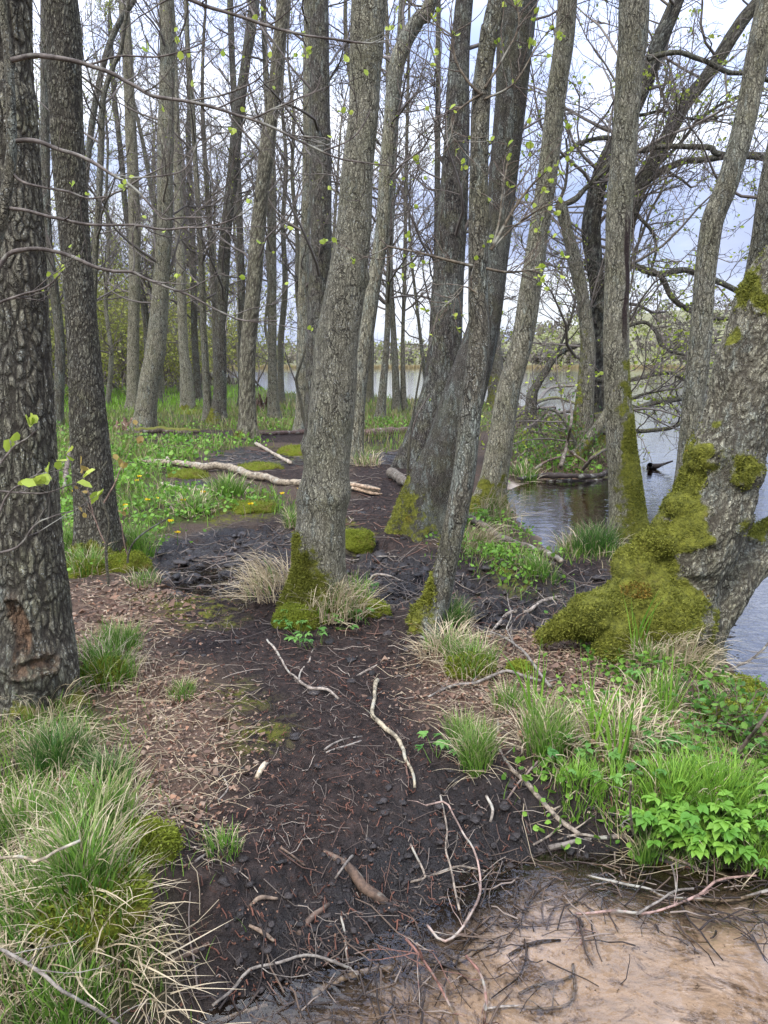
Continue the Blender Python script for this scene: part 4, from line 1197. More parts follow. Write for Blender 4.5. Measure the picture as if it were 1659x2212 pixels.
# young leafy understorey at the meadow's far edge
def shrub(seed, h, n, lp, lsize, name='leafy_shrub'):
    rng = np.random.default_rng(seed)
    t = thing(name, 'x', 'shrub')
    a = rng.uniform(0, 6.28, n)
    el = rng.uniform(.7, 1.45, n)
    D = np.stack([np.cos(a) * np.cos(el), np.sin(a) * np.cos(el), np.sin(el)], 1)
    Ls = h * rng.uniform(.6, 1.1, n)
    P0 = grow(np.stack([rng.normal(size=n) * .12 * h / 3, rng.normal(size=n) * .12 * h / 3, np.full(n, -.1)], 1), D, Ls, 10, rng, .13, .03)
    P1, L1, r1 = shoots(P0, Ls, np.full(n, .01), 15, .15, .42, rng, 6, .9, .2, .05)
    P2, L2, r2 = shoots(P1, L1, r1, 7, .1, .45, rng, 5, .95, .25, 0)
    link('stems', twig_mesh([(P0, taper(np.full(n, .006 * h), .005, 10)), (P1, taper(np.full(len(P1), .006), .004, 6)), (P2, taper(np.full(len(P2), .0045), .003, 5))], TWC * 1.1, rng, 'stems'), t)
    link('leaves', leaf_mesh(np.concatenate([P1.reshape(-1, 5 if False else 6, 3)[:, :5], P2]), lp, lsize, (.22, .26, .05), (.40, .40, .10), rng), t)
    return t
SHR = [shrub(300, 8., 10, .6, .13), shrub(301, 5.5, 11, .65, .12)]
k = 0
SL = ['tall shrub in yellow green new leaf at the far edge of the meadow', 'rounded shrub in yellow green new leaf at the far edge of the meadow']
for ang, d in [(-33, 34), (-30, 40), (-27, 44), (-25, 37), (-23, 48), (-21, 42), (-19, 52), (-17.5, 45), (-15.5, 55), (-14, 48), (-12, 58), (-29, 52), (-22, 60), (-26, 58), (-17, 64), (-11, 66), (-9.5, 56), (-34, 46), (-31, 60)]:
    o = SHR[k] if k < 2 else copy_tree(SHR[k % 2])
    x, y = d * math.sin(R(ang)), d * math.cos(R(ang))
    o.location = (x, y, H1(x, y))
    o.rotation_euler = (0, 0, rg.uniform(0, 6.28))
    s = rg.uniform(.8, 1.35)
    o.scale = (s, s, s)
    tag(o, SL[k % 2], 'shrub', SL[k % 2])
    k += 1

# a belt of young wood closing the view behind the meadow
def thicket():
    rng = np.random.default_rng(17)
    n = 520
    a = R(-46) + R(41) * rng.random(n)
    rad = 62 + 62 * rng.random(n)
    x, y = rad * np.sin(a), rad * np.cos(a)
    ok = sdist(np.stack([x, y], 1), LAKE) < -2.5
    x, y = x[ok], y[ok]
    n = len(x)
    z0 = H(np.stack([x, y], 1), False)
    hh = rng.uniform(5, 12, n)
    mbx = MB()
    m = 5
    st = np.repeat(np.stack([x, y, z0 - .3], 1), m, 0) + rng.normal(size=(n * m, 3)) * [.5, .5, 0]
    D = np.stack([rng.normal(0, .22, n * m), rng.normal(0, .22, n * m), np.ones(n * m)], 1)
    P0 = grow(st, D, np.repeat(hh, m) * rng.uniform(.6, 1.1, n * m), 7, rng, .09, .02)
    Vt, Qt = tubes(P0, taper(np.full(n * m, .055), .012, 7), 3)
    mbx.add(Vt, Qt, col=np.repeat(np.array([[.17, .145, .115]]) * rng.uniform(.6, 1.3, (n * m, 1)), 21, axis=0))
    P1, L1, r1 = shoots(P0, np.repeat(hh, m), np.full(n * m, .02), 9, .15, .28, rng, 5, .9, .2, .04)
    Vt, Qt = tubes(P1, taper(np.full(len(P1), .016), .008, 5), 3)
    mbx.add(Vt, Qt, col=np.tile([.16, .135, .105], (len(Vt), 1)))
    k = 5
    Pl = P1[:, 1:].reshape(-1, 3)
    Pl = np.repeat(Pl, 2, 0) + rng.normal(size=(len(Pl) * 2, 3)) * .35
    green = np.repeat(np.repeat(rng.random(n) ** .6, m * 9), 8)
    keep = rng.random(len(Pl)) < green * .85
    Pl = Pl[keep]
    Vl, Ql = leaves(Pl, rng.normal(size=Pl.shape), rng.uniform(.10, .24, len(Pl)), .8, rng)
    c = np.array([.27, .30, .07]) + np.array([.20, .16, .06]) * rng.random((len(Pl), 1))
    mbx.add(Vl, Ql, col=np.repeat(c, 6, axis=0))
    return mbx.mesh('thicket', M_LEAF)
tag(link('thicket', thicket()), 'hazy young wood in yellow green leaf behind the meadow', 'thicket', kind='stuff')

# ------------------------------------------------------------------ the far shore
def hills():
    a = np.radians(np.linspace(-70, 80, 160))
    r_ = np.array([430, 450, 480, 540, 640, 800])
    hh = np.array([-.3, 1.0, 4, 12, 20, 22])
    A, RR_ = np.meshgrid(a, r_)
    x, y = RR_ * np.sin(A), RR_ * np.cos(A)
    f = (.45 + 1.7 * sstep(R(2), R(22), A) + .25 * np.sin(A * 9) * .5)
    z = hh[:, None] * f
    Vh = np.stack([x, y, z], -1).reshape(-1, 3)
    n = len(a)
    i = np.arange(len(r_) - 1)[:, None] * n
    j = np.arange(n - 1)[None]
    Qh = np.stack([i + j, i + j + 1, i + n + j + 1, i + n + j], -1).reshape(-1, 4)[:, ::-1]
    return Vh, Qh, f
m_h, nt = newmat('far_hill')
gg = N(nt, 'ShaderNodeTexCoord').outputs['Object']
out(nt, N(nt, 'ShaderNodeBsdfPrincipled', {'Base Color': mixc(nt, noise(nt, gg, .05, 5), (.10, .10, .05), (.20, .19, .09)), 'Roughness': .95}))
Vh, Qh, fh = hills()
tag(link('hills', mesh('hills', Vh, Qh, None, [m_h])), 'low wooded hills on the far shore', 'hills', kind='structure')
def far_wood():
    rng = np.random.default_rng(12)
    n = 1900
    a = R(-62) + R(135) * rng.random(n)
    rad = 432 + 230 * rng.random(n) ** 1.6
    f = (.45 + 1.7 * sstep(R(2), R(22), a) + .25 * np.sin(a * 9) * .5)
    z0 = np.interp(rad, [430, 450, 480, 540, 640, 800], [-.3, 1, 4, 12, 20, 22]) * f
    hh = rng.uniform(7, 13, n)
    m = 42
    ph = rng.normal(size=(n, m, 3))
    ph /= np.linalg.norm(ph, axis=2, keepdims=True)
    rr_ = rng.random((n, m, 1)) ** .4
    C = np.stack([rad * np.sin(a), rad * np.cos(a), z0 + hh * .58], 1)[:, None] + ph * rr_ * np.stack([hh * .38, hh * .38, hh * .5], 1)[:, None]
    P = C.reshape(-1, 3)
    D = rng.normal(size=P.shape)
    s = rng.uniform(.9, 2.4, len(P))
    Vl, Ql = leaves(P, D, s, .8, rng)
    pal = np.array([(.19, .17, .12), (.24, .25, .11), (.15, .135, .11), (.28, .30, .12), (.21, .18, .14)])
    c = pal[rng.integers(0, 5, n)][:, None] * rng.uniform(.75, 1.25, (n, m, 1))
    mbx = MB()
    mbx.add(Vl, Ql, col=np.repeat(c.reshape(-1, 3), 6, axis=0))
    x, y = rad * np.sin(a), rad * np.cos(a)
    Pt = np.stack([np.stack([x, y, z0 - 1], 1), np.stack([x, y, z0 + hh * .8], 1)], 1)
    Vt, Qt = tubes(Pt, np.tile([.22, .1], (n, 1)), 3)
    mbx.add(Vt, Qt, col=np.full((len(Vt), 3), .09))
    return mbx.mesh('far_wood', M_LEAF)
tag(link('far_wood', far_wood()), 'grey green wood along the far lake shore', 'wood', kind='stuff')
def reeds():
    rng = np.random.default_rng(14)
    n = 9000
    a = R(-40) + R(62) * rng.random(n)
    rad = 424 + 8 * rng.random(n)
    P = np.stack([rad * np.sin(a), rad * np.cos(a), np.full(n, ZW - .1)], 1)
    Vb, Qb, t_ = blades(P, rng.uniform(0, 6.28, n), rng.uniform(1.4, 2.4, n), np.full(n, .5), np.zeros(n), rng.uniform(0, .4, n), rng, 3)
    mbx = MB()
    mbx.add(Vb, Qb, col=np.repeat(np.array([.33, .27, .14]) * rng.uniform(.7, 1.2, (n, 1)), 6, axis=0))
    return mbx.mesh('reeds', M_BLADE)
tag(link('reeds', reeds()), 'pale reed belt along the far shore', 'reeds', kind='stuff')
# ------------------------------------------------------------------ ground vegetation
def clampz(Vv, lift=.003):
    z = H(Vv[:, :2])
    z = np.maximum(z, ZW - .02) + lift
    Vv[:, 2] = np.maximum(Vv[:, 2], z)
    return Vv
GRN = [((.030, .085, .018), (.10, .22, .035)), ((.05, .135, .018), (.18, .32, .045)), ((.08, .19, .018), (.25, .42, .055))]
STRAW = ((.32, .255, .15), (.66, .55, .37))
def blade_set(c, rad, n, L, w, a0, a1, ca, cb, rng, az=None, k=6, tipc=None, h0=0.0, edge_=.6):
    a = rng.uniform(0, 6.283, n)
    q = rad * rng.random(n) ** edge_
    P = np.stack([c[0] + q * np.cos(a), c[1] + q * np.sin(a), np.zeros(n)], 1)
    P[:, 2] = H(P[:, :2]) - .01 + h0 * np.exp(-(q / rad) ** 2)
    if az is None:
        azv = a + rng.normal(size=n) * .7
    else:
        azv = rng.normal(az[0], az[1], n)
    Ls = L * rng.uniform(.55, 1.2, n)
    s0 = np.abs(rng.normal(0, a0, n))
    s1 = rng.uniform(a1[0], a1[1], n)
    if a0 > .3:                                # dead blades: some bent flat or broken over
        fl = rng.random(n) < .35
        s0 = np.where(fl, rng.uniform(.9, 1.5, n), s0)
        s1 = np.where(fl, rng.uniform(1.4, 2.0, n), s1)
        azv = np.where(fl, azv + rng.normal(0, .8, n), azv)
    Vb, Qb, tt = blades(P, azv, Ls, w * rng.uniform(.6, 1.3, n), s0, s1, rng, k)
    Vb = clampz(Vb)
    cc = np.asarray(ca) + (np.asarray(cb) - np.asarray(ca)) * rng.random((n, 1))
    cc = np.repeat(cc, 2 * k, axis=0)
    if tipc is not None:
        m = (np.repeat(rng.random(n) < .5, 2 * k) * np.clip(tt * 2 - 1, 0, 1))[:, None]
        cc = cc * (1 - m) + np.asarray(tipc) * m
    return Vb, Qb, cc
def tussock(x, y, label, rad=.12, L=.3, ng=300, ns=300, green=1, Ls=None, droop=(1.2, 2.3), up=(.3, 1.3), w=.0034, az=None, seed=None, moss=0, h0=.03, name='grass_tussock', cat='grass tussock'):
    rng = np.random.default_rng(int(x * 7 + y * 13) if seed is None else seed)
    c = gp(x, y)
    if name == 'grass_tussock':
        kk = (.52 if x < 320 else .64) if c[1] < 5 else .85
        L, rad, w = L * kk, rad * .9, w * 1.22
        Ls = Ls * kk if Ls else None
        ng, ns = int(ng * (.85 if x < 320 else .7)), int(ns * (.27 if x < 320 else .45))
    t = thing(name, label, cat, c, 'grass tussocks' if name == 'grass_tussock' else None)
    if ns:
        mb = MB()
        v, q, cc = blade_set(c, rad, ns, Ls or L * 1.15, w * .95, .35, droop, *STRAW, rng, az, h0=h0)
        mb.add(v, q, col=cc)
        link('dead_blades', mb.mesh('dead_blades', M_BLADE, c), t)
    if ng:
        mb = MB()
        v, q, cc = blade_set(c, rad * .85, ng, L, w, .22, up, *GRN[green], rng, az, tipc=(.42, .36, .2) if green < 2 else None, h0=h0)
        mb.add(v, q, col=cc)
        link('green_blades', mb.mesh('green_blades', M_BLADE, c), t)
    if moss:
        cushion_part(t, c, moss, rng)
    return t
def cushion_shape(c, r, hgt, rng, stretch=1.0, n=7000, ln=.010):
    v, f = icos((0, 0, 0), (r * stretch, r, hgt), 4)
    v = v * (1 + .28 * fbm(v / r * 1.6 + rng.uniform(0, 50), 3, 2))[:, None] + .012 * np.stack([fbm(v * 28, 3, 4)] * 3, 1)
    nn = v / np.linalg.norm(v * [1 / stretch ** 2, 1, (r / hgt)], axis=1, keepdims=True)
    nn /= np.linalg.norm(nn, axis=1, keepdims=True)
    w = np.clip(v[:, 2] + hgt * .2, 0, hgt) + 1e-6
    fz = fuzz(v, nn, w, n, ln, rng, (.065, .085, .008), (.30, .35, .035))
    return v, f, fz
def cushion_part(t, c, r, rng):
    v, f, fz = cushion_shape(c, r, r * .55, rng, 1.25, 6000, .012)
    o = link('moss_cushion', mesh('moss_cushion', v, None, f, [M_MOSS]), t)
    link('moss_shoots', fz.mesh('moss_shoots', M_FUZZ), o)
def cushion(x, y, r, hgt, label, stretch=1.2, n=6000):
    rng = np.random.default_rng(int(x + y * 3))
    c = gp(x, y, -.01)
    t = thing('moss_cushion', label, 'moss', c, 'moss cushions')
    v, f, fz = cushion_shape(c, r, hgt, rng, stretch, n)
    link('cushion', mesh('cushion', v, None, f, [M_MOSS]), t)
    link('moss_shoots', fz.mesh('moss_shoots', M_FUZZ), t)

for a in (
    dict(x=225, y=1455, label='green and straw tussock at the foot of the broad fissured trunk', rad=.20, L=.30, ng=420, ns=620, moss=.09),
    dict(x=262, y=1405, label='green tussock behind the one at the foot of the broad fissured trunk', rad=.14, L=.28, ng=420, ns=160),
    dict(x=95, y=1545, label='straw tussock lying against the foot of the broad fissured trunk', rad=.16, L=.26, ng=60, ns=520, Ls=.42, droop=(1.5, 2.2)),
    dict(x=120, y=1650, label='green tussock below the broad fissured trunk, blades spreading over straw', rad=.16, L=.27, ng=520, ns=320, green=0),
    dict(x=235, y=1690, label='thin drooping green tussock beside the brown leaf litter on the left', rad=.10, L=.24, ng=240, ns=200, green=0, up=(.8, 1.7)),
    dict(x=210, y=1800, label='tall green blades in a straw tussock left of the bright moss cushion', rad=.15, L=.32, ng=420, ns=420),
    dict(x=70, y=1790, label='pale straw tussock at the left edge above the crooked twig', rad=.16, L=.28, ng=200, ns=480),
    dict(x=185, y=1960, label='largest tussock, straw fountain with green heart and moss under it', rad=.17, L=.34, ng=620, ns=900, Ls=.36, moss=.13, droop=(1.3, 2.4), h0=.10),
    dict(x=60, y=1990, label='straw tussock at the left edge beside the largest tussock', rad=.15, L=.30, ng=260, ns=520),
    dict(x=40, y=2140, label='pale straw tussock in the lower left corner', rad=.16, L=.26, ng=160, ns=520, droop=(1.2, 2.2)),
    dict(x=150, y=2190, label='bright green tussock under the fallen branch in the lower left corner', rad=.12, L=.18, ng=380, ns=160, green=1),
    dict(x=290, y=2075, label='straw tussock spilling over the mud edge below the largest tussock', rad=.10, L=.2, ng=120, ns=420, Ls=.34, droop=(1.5, 2.4), az=(-.9, .6)),
    dict(x=395, y=1505, label='small sparse grass tuft beside the flat moss patch on the path', rad=.09, L=.12, ng=200, ns=120, green=1, w=.0028),
    dict(x=483, y=1845, label='small thin grass tuft alone on the dark path', rad=.07, L=.13, ng=130, ns=60, green=1, w=.0026),
    dict(x=310, y=1265, label='low straw tuft at the edge of the black mud hollow', rad=.16, L=.14, ng=120, ns=260, green=1),
    dict(x=185, y=1235, label='straw and moss tussock at the foot of the second rough trunk', rad=.22, L=.24, ng=260, ns=320, moss=.16, w=.0042),
    dict(x=300, y=1190, label='green tussock right of the foot of the second rough trunk', rad=.16, L=.24, ng=360, ns=90, w=.0042, green=1),
    dict(x=150, y=1190, label='green tuft left of the foot of the second rough trunk', rad=.16, L=.28, ng=300, ns=160, w=.0045),
    dict(x=585, y=1300, label='long straw tussock combed to the left beside the mossy central trunk', rad=.2, L=.24, ng=90, ns=760, Ls=.48, droop=(1.5, 2.5), az=(3.6, .7), w=.0040, h0=.16),
    dict(x=725, y=1335, label='straw and green tussock in front of the mossy foot of the central trunk', rad=.2, L=.26, ng=260, ns=760, Ls=.42, droop=(1.4, 2.4), az=(-.8, 1.0), w=.0040, h0=.1),
    dict(x=775, y=1300, label='upright green blades right of the mossy foot of the central trunk', rad=.10, L=.28, ng=120, ns=90, green=2, up=(.1, .8), w=.006),
    dict(x=632, y=1140, label='green tuft clinging to the left side of the central trunk', rad=.09, L=.24, ng=180, ns=200, w=.005, droop=(1.6, 2.4)),
    dict(x=905, y=1140, label='green tuft at the foot of the massive leaning trunk', rad=.14, L=.24, ng=300, ns=120, w=.0055, green=0),
    dict(x=1075, y=1115, label='straw tussock under the grey trunk with the mossy foot', rad=.22, L=.3, ng=100, ns=420, Ls=.5, droop=(1.5, 2.4), az=(-1.3, .6), w=.007),
    dict(x=1035, y=1185, label='pale straw tussock combed down over the bright green bank', rad=.14, L=.2, ng=40, ns=420, Ls=.42, droop=(1.7, 2.4), az=(-.9, .4), w=.006),
    dict(x=1235, y=1190, label='straw tussock at the inlet edge, left of the green one', rad=.16, L=.3, ng=120, ns=300, droop=(1.4, 2.3), w=.006),
    dict(x=1285, y=1190, label='green tussock at the inlet edge beside the mossy upright trunk', rad=.24, L=.32, ng=460, ns=120, w=.006, green=0),
    dict(x=1165, y=1240, label='short bright green tuft on the low bank before the inlet', rad=.2, L=.16, ng=340, ns=60, green=1, w=.005),
    dict(x=975, y=1345, label='green tuft behind the foot of the slim speckled trunk', rad=.15, L=.24, ng=420, ns=120, w=.004, green=0),
    dict(x=960, y=1405, label='straw tussock beside the foot of the slim speckled trunk', rad=.16, L=.2, ng=140, ns=520, Ls=.32, droop=(1.3, 2.3), w=.004),
    dict(x=1015, y=1445, label='mossy tussock with green and straw blades above the pale curved branch', rad=.17, L=.24, ng=420, ns=320, moss=.11, w=.0036),
    dict(x=1030, y=1650, label='neat round green tuft left of the tall blades', rad=.085, L=.24, ng=460, ns=200, green=1, w=.0028, up=(.3, 1.2)),
    dict(x=1000, y=1600, label='low green tuft behind the neat round one', rad=.09, L=.2, ng=240, ns=80, w=.0028, green=1),
    dict(x=1180, y=1625, label='tall upright green tuft in the middle of the right bank', rad=.12, L=.30, ng=460, ns=260, green=1, w=.0036, up=(.15, .9)),
    dict(x=1100, y=1530, label='small green tuft below the pale curved branch', rad=.10, L=.2, ng=160, ns=160, w=.0034),
    dict(x=1340, y=1600, label='spread straw tussock in the middle of the right bank', rad=.20, L=.22, ng=90, ns=520, Ls=.34, droop=(1.7, 2.4), w=.004),
    dict(x=1420, y=1520, label='thin straw tussock below the mossy burls', rad=.16, L=.2, ng=120, ns=220, droop=(1.5, 2.3), w=.004),
    dict(x=1480, y=1450, label='pale drooping straw tussock under the great mossy tree', rad=.14, L=.24, ng=60, ns=460, Ls=.36, droop=(1.7, 2.5), az=(-1.2, .7), w=.004, h0=.1),
    dict(x=1400, y=1430, label='straw tussock on the left at the foot of the great mossy tree', rad=.11, L=.2, ng=110, ns=260, Ls=.3, droop=(1.3, 2.3), w=.004),
    dict(x=1520, y=1420, label='green tuft at the water side of the great mossy tree', rad=.14, L=.22, ng=420, ns=50, w=.004, green=1),
    dict(x=1250, y=1700, label='low green tuft at the bank edge above the black mud', rad=.12, L=.14, ng=300, ns=60, green=2, w=.003),
    dict(x=1330, y=1715, label='bright low grass tuft at the bank edge near the upright twig', rad=.13, L=.14, ng=320, ns=60, green=2, w=.003),
    dict(x=1460, y=1740, label='bright green grass clump behind the broad leaved plants', rad=.16, L=.22, ng=700, ns=60, green=2, w=.0034),
    dict(x=1560, y=1730, label='bright green grass clump at the right among broad leaved plants', rad=.16, L=.22, ng=620, ns=60, green=2, w=.0034),
    dict(x=1395, y=1870, label='narrow green blades at the stream edge in front of the broad leaves', rad=.05, L=.22, ng=90, ns=30, green=1, w=.005, up=(.1, .7)),
    dict(x=1640, y=1850, label='green blades at the right edge of the stream bank', rad=.12, L=.2, ng=260, ns=30, green=2, w=.004),
    dict(x=490, y=1070, label='light green tuft on the knoll behind the black mud hollow', rad=.28, L=.3, ng=380, ns=110, green=1, w=.009),
    dict(x=420, y=1105, label='green and straw tuft at the left end of the knoll', rad=.26, L=.26, ng=280, ns=200, green=1, w=.009),
    dict(x=790, y=1005, label='straw tuft behind the central trunk at the black mud', rad=.3, L=.3, ng=60, ns=320, droop=(1.4, 2.3), w=.010),
    dict(x=1130, y=1035, label='straw and green tuft on the far side of the inlet', rad=.3, L=.3, ng=160, ns=160, w=.011),
):
    tussock(**a)
for a in (
    dict(x=1285, y=1610, label='tall iris blades left of the cut stump on the right bank'), dict(x=1330, y=1660, label='tallest iris blades on the right bank, right of the stump'),
    dict(x=1155, y=1560, label='iris blades rising behind the tall upright green tuft'), dict(x=1440, y=1560, label='iris blades in the ground cover below the great mossy tree'), dict(x=1370, y=1420, label='thin blades standing in front of the mossy burls')):
    tussock(ng=16, ns=0, L=.36, rad=.03, green=2, up=(.02, .30), w=.010, name='iris_plant', cat='iris', h0=0, **a)
for a in ((310, 1828, .085, .065, 'bright round moss cushion at the edge of the leaf litter'), (1120, 1452, .05, .055, 'small moss covered stump beside the pale curved branch'), (1598, 1492, .10, .085, 'upper moss cushion at the lake edge on the right'),
          (1612, 1522, .09, .08, 'lower moss cushion at the lake edge on the right'), (275, 1225, .17, .12, 'bright moss mound right of the second rough trunk'), (768, 1175, .16, .12, 'bright moss mound behind the central trunk on its right'),
          (640, 1345, .13, .11, 'moss mound under the central trunk beside the long straw'), (690, 1330, .13, .09, 'moss mound in front of the central trunk'), (800, 1320, .11, .06, 'low moss mound right of the central trunk'),
          (1410, 1175, .14, .09, 'moss knob beside the mossy upright trunk'), (1470, 1430, .09, .09, 'moss knob under the great mossy tree'),
          (1580, 1560, .13, .08, 'dark moss hump among brambles on the right bank'), (645, 980, .35, .16, 'moss mound behind the long fallen log'), (415, 893, .5, .14, 'bright moss mound under the pale straight trunk'), (560, 1012, .3, .10, 'moss hummock in front of the pale branch behind the long log'), (405, 1028, .25, .10, 'moss hummock before the middle of the long log'), (545, 1098, .22, .07, 'flat moss hummock at the right end of the knoll')):
    cushion(*a)

# broad leaved plants
def leafy(x, y, label, n=9, hgt=.2, size=.06, col=((.13, .27, .022), (.25, .42, .045)), spread=.1, seed=0, lobes=3, name='leafy_plant', grp=None):
    rng = np.random.default_rng(int(x * 3 + y) + seed)
    c = gp(x, y)
    t = thing(name, label, 'plant', c, grp)
    a = rng.uniform(0, 6.283, n)
    el = rng.uniform(.75, 1.45, n)
    D = np.stack([np.cos(a) * np.cos(el), np.sin(a) * np.cos(el), np.sin(el)], 1)
    st = np.stack([rng.normal(size=n) * spread * .4, rng.normal(size=n) * spread * .4, np.full(n, -.01)], 1)
    P0 = grow(st, D, hgt * rng.uniform(.5, 1.1, n), 5, rng, .12, -.02, .05)
    Vt, Qt = tubes(P0, taper(np.full(n, .0022), .0014, 5), 4)
    mb = MB()
    mb.add(Vt, Qt, col=np.tile([.12, .20, .04], (len(Vt), 1)))
    link('stems', mb.mesh('stems', M_BLADE), t)
    tip = np.repeat(P0[:, -1], lobes * 2 - 1, 0)
    hd = np.repeat(a, lobes * 2 - 1) + np.tile(np.linspace(-1.25, 1.25, lobes * 2 - 1), n) + rng.normal(size=len(tip)) * .12
    LD = np.stack([np.cos(hd), np.sin(hd), rng.normal(-.15, .2, len(hd))], 1)
    sz = size * np.tile(1 - .28 * np.abs(np.linspace(-1, 1, lobes * 2 - 1)), n) * np.repeat(rng.uniform(.65, 1.25, n), lobes * 2 - 1)
    # flat leaflets: side vector kept level
    S = np.stack([-np.sin(hd), np.cos(hd), rng.normal(0, .25, len(hd))], 1)
    m1 = tip + LD * (sz * .4)[:, None]
    m2 = tip + LD * (sz * .75)[:, None]
    e = tip + LD * sz[:, None] - np.array([0, 0, 1]) * (sz * .12)[:, None]
    w1 = (sz * .30)[:, None]
    w2 = (sz * .20)[:, None]
    upv = np.array([0, 0, 1]) * (sz * .08)[:, None]
    Vl = np.stack([tip, m1 + S * w1 + upv, m2 + S * w2 + upv, e, m2 - S * w2 + upv, m1 - S * w1 + upv, m1, m2], 1).reshape(-1, 3)
    b = (np.arange(len(tip)) * 8)[:, None]
    Tl = np.concatenate([b + [0, 6, 1], b + [0, 5, 6], b + [7, 3, 2], b + [7, 4, 3]])
    Ql = np.concatenate([b + [6, 7, 2, 1], b + [6, 5, 4, 7]])
    cc = np.asarray(col[0]) + (np.asarray(col[1]) - np.asarray(col[0])) * rng.random((n, 1))
    mb = MB()
    mb.add(Vl, Ql, Tl, col=np.repeat(cc, 8 * (lobes * 2 - 1), axis=0))
    link('leaves', mb.mesh('leaves', M_LEAF), t)
LPS = [(1440, 1830), (1490, 1850), (1545, 1860), (1590, 1830), (1640, 1800), (1530, 1800), (1600, 1770), (1470, 1790), (1650, 1740), (1410, 1780), (1560, 1830), (1625, 1860), (1500, 1810), (1420, 1815)]
LPL = ['near the stream, leftmost of the big leaved clump', 'overhanging the black sticks at the stream', 'at the stream edge in the middle of the clump', 'in the middle of the big leaved clump', 'at the right edge above the stream', 'behind the middle of the clump in bright grass', 'in bright grass right of the clump', 'behind the left end of the clump', 'at the right edge in ground cover', 'at the bank edge beside the upright twig', 'between the two lowest plants of the clump', 'lowest at the right edge of the bank', 'in the left half of the clump', 'small at the left end of the clump']
for (x, y), l in zip(LPS, LPL):
    leafy(x, y, 'bright green broad leaved plant ' + l, n=17, hgt=.15, size=.045, col=((.10, .25, .03), (.22, .40, .055)))
LP2 = [(620, 1350, 'under the moss of the central trunk, left'), (655, 1378, 'at the path edge under the central trunk'), (745, 1355, 'in the straw before the central trunk'), (770, 1345, 'right of the straw before the central trunk'), (790, 1280, 'behind the blades right of the central trunk'), (665, 1402, 'alone on the dark path before the central trunk'),
       (1265, 1390, 'at the root of the great mossy tree'), (1290, 1400, 'close to the mossy root lump'), (1290, 1565, 'left of the tall iris blades'), (1390, 1620, 'in the straw of the right bank'), (1420, 1470, 'under the mossy burls'), (1500, 1560, 'in ground cover left of the brambles'), (1560, 1520, 'beside the lake edge moss cushions'), (1620, 1640, 'at the right edge behind the bright clump'), (1370, 1700, 'at the bank edge left of bright grass'), (1300, 1680, 'low at the bank edge by the grass'), (955, 1640, 'tiny, by the neat round tuft'), (1220, 1650, 'right of the tall upright tuft'),
       (1530, 1620, 'between brambles and bright grass'), (1450, 1640, 'in the ground cover behind the bright clump'), (1590, 1590, 'in the brambles at the right')]
for x, y, l in LP2:
    leafy(x, y, 'small green woodland plant ' + l, n=8, hgt=.12, size=.042, col=((.07, .19, .04), (.17, .33, .07)), spread=.12)
# marsh marigolds
for k, (x, y) in enumerate([(297, 1048), (320, 1095), (270, 1106), (335, 1092), (390, 1095), (437, 1078), (605, 1080), (540, 1105), (384, 1170), (160, 1075), (370, 1143), (303, 1040), (650, 1068)]):
    rng = np.random.default_rng(k + 400)
    c = gp(x, y + 8)
    t = thing('marsh_marigold', 'yellow marsh marigold flower in the green cover left of the black hollow', 'flower', c, 'yellow marigolds')
    P0 = grow(np.array([[0, 0, -.01]]), np.array([[.1, .1, 1.]]), np.array([.13]), 5, rng, .1)
    Vt, Qt = tubes(P0, np.full((1, 5), .003), 4)
    mb = MB(); mb.add(Vt, Qt, col=np.tile([.1, .2, .03], (len(Vt), 1)))
    link('stem', mb.mesh('stem', M_BLADE), t)
    a = np.arange(6) * 6.283 / 6
    tp = np.repeat(P0[:, -1], 6, 0)
    v, q = leaves(tp, np.stack([np.cos(a), np.sin(a), np.full(6, .35)], 1), np.full(6, .034), .8, rng)
    mb = MB(); mb.add(v, q, col=np.tile([.75, .52, .01], (len(v), 1)))
    link('flower', mb.mesh('flower', M_LEAF), t)

# ------------------------------------------------------------------ uncounted cover
rg = np.random.default_rng(1234)
def sample(n, polys, dmin, dmax, amin=-33, amax=33, soft=.18, excl=None, pw=1.0):
    a = np.radians(rg.uniform(amin, amax, n))
    d = np.exp(rg.uniform(np.log(dmin), np.log(dmax), n))
    XY_ = np.stack([d * np.sin(a), d * np.cos(a)], 1)
    e = .16 * fbm(np.concatenate([XY_ * 3.5, np.zeros((n, 1))], 1), 4, 61) * np.clip(d / 4, .6, 4)
    m = sstep(-soft, soft, union(XY_, polys) + e) if polys is not None else np.ones(n)
    l, s = lakes(XY_)
    m = m * (l < -.05) * (s < -.04)
    if excl is not None:
        m = m * (1 - .9 * sstep(-.1, .1, union(XY_, excl)))
    k = rg.random(n) < m ** pw
    XY_ = XY_[k]
    return np.concatenate([XY_, H(XY_)[:, None]], 1), d[k]
# grass
P, d = sample(140000, GREEN, 1.3, 60, soft=.3, excl=WET[:3])
n = len(P)
pt = .5 + .5 * fbm(P * 1.1, 3, 77)
keep = rg.random(n) < np.clip(.25 + 1.1 * sstep(.4, .65, pt), 0, 1)
P, d, pt = P[keep], d[keep], pt[keep]
n = len(P)
L = (.05 + .07 * rg.random(n)) * np.clip(d / 5, .9, 3.0)
Vb, Qb, tt = blades(P - [0, 0, .01], rg.uniform(0, 6.283, n), L, np.clip(.0011 * d, .0028, .03), np.abs(rg.normal(0, .3, n)), rg.uniform(.3, 1.5, n), rg, 4)
ca = np.where(rg.random((n, 1)) < .2, [[.33, .27, .15]], np.array([.06, .13, .016]) + np.array([.14, .20, .03]) * rg.random((n, 1)))
ol = (sstep(9, 16, d) * (rg.random(n) < .55))[:, None]
ca = ca * (1 - ol) + np.array([.20, .19, .075]) * ol
br = (sstep(20, 34, d) * sstep(-4, -9, P[:, 0]))[:, None]
ca = ca * (1 - br) + np.array([.17, .33, .03]) * br
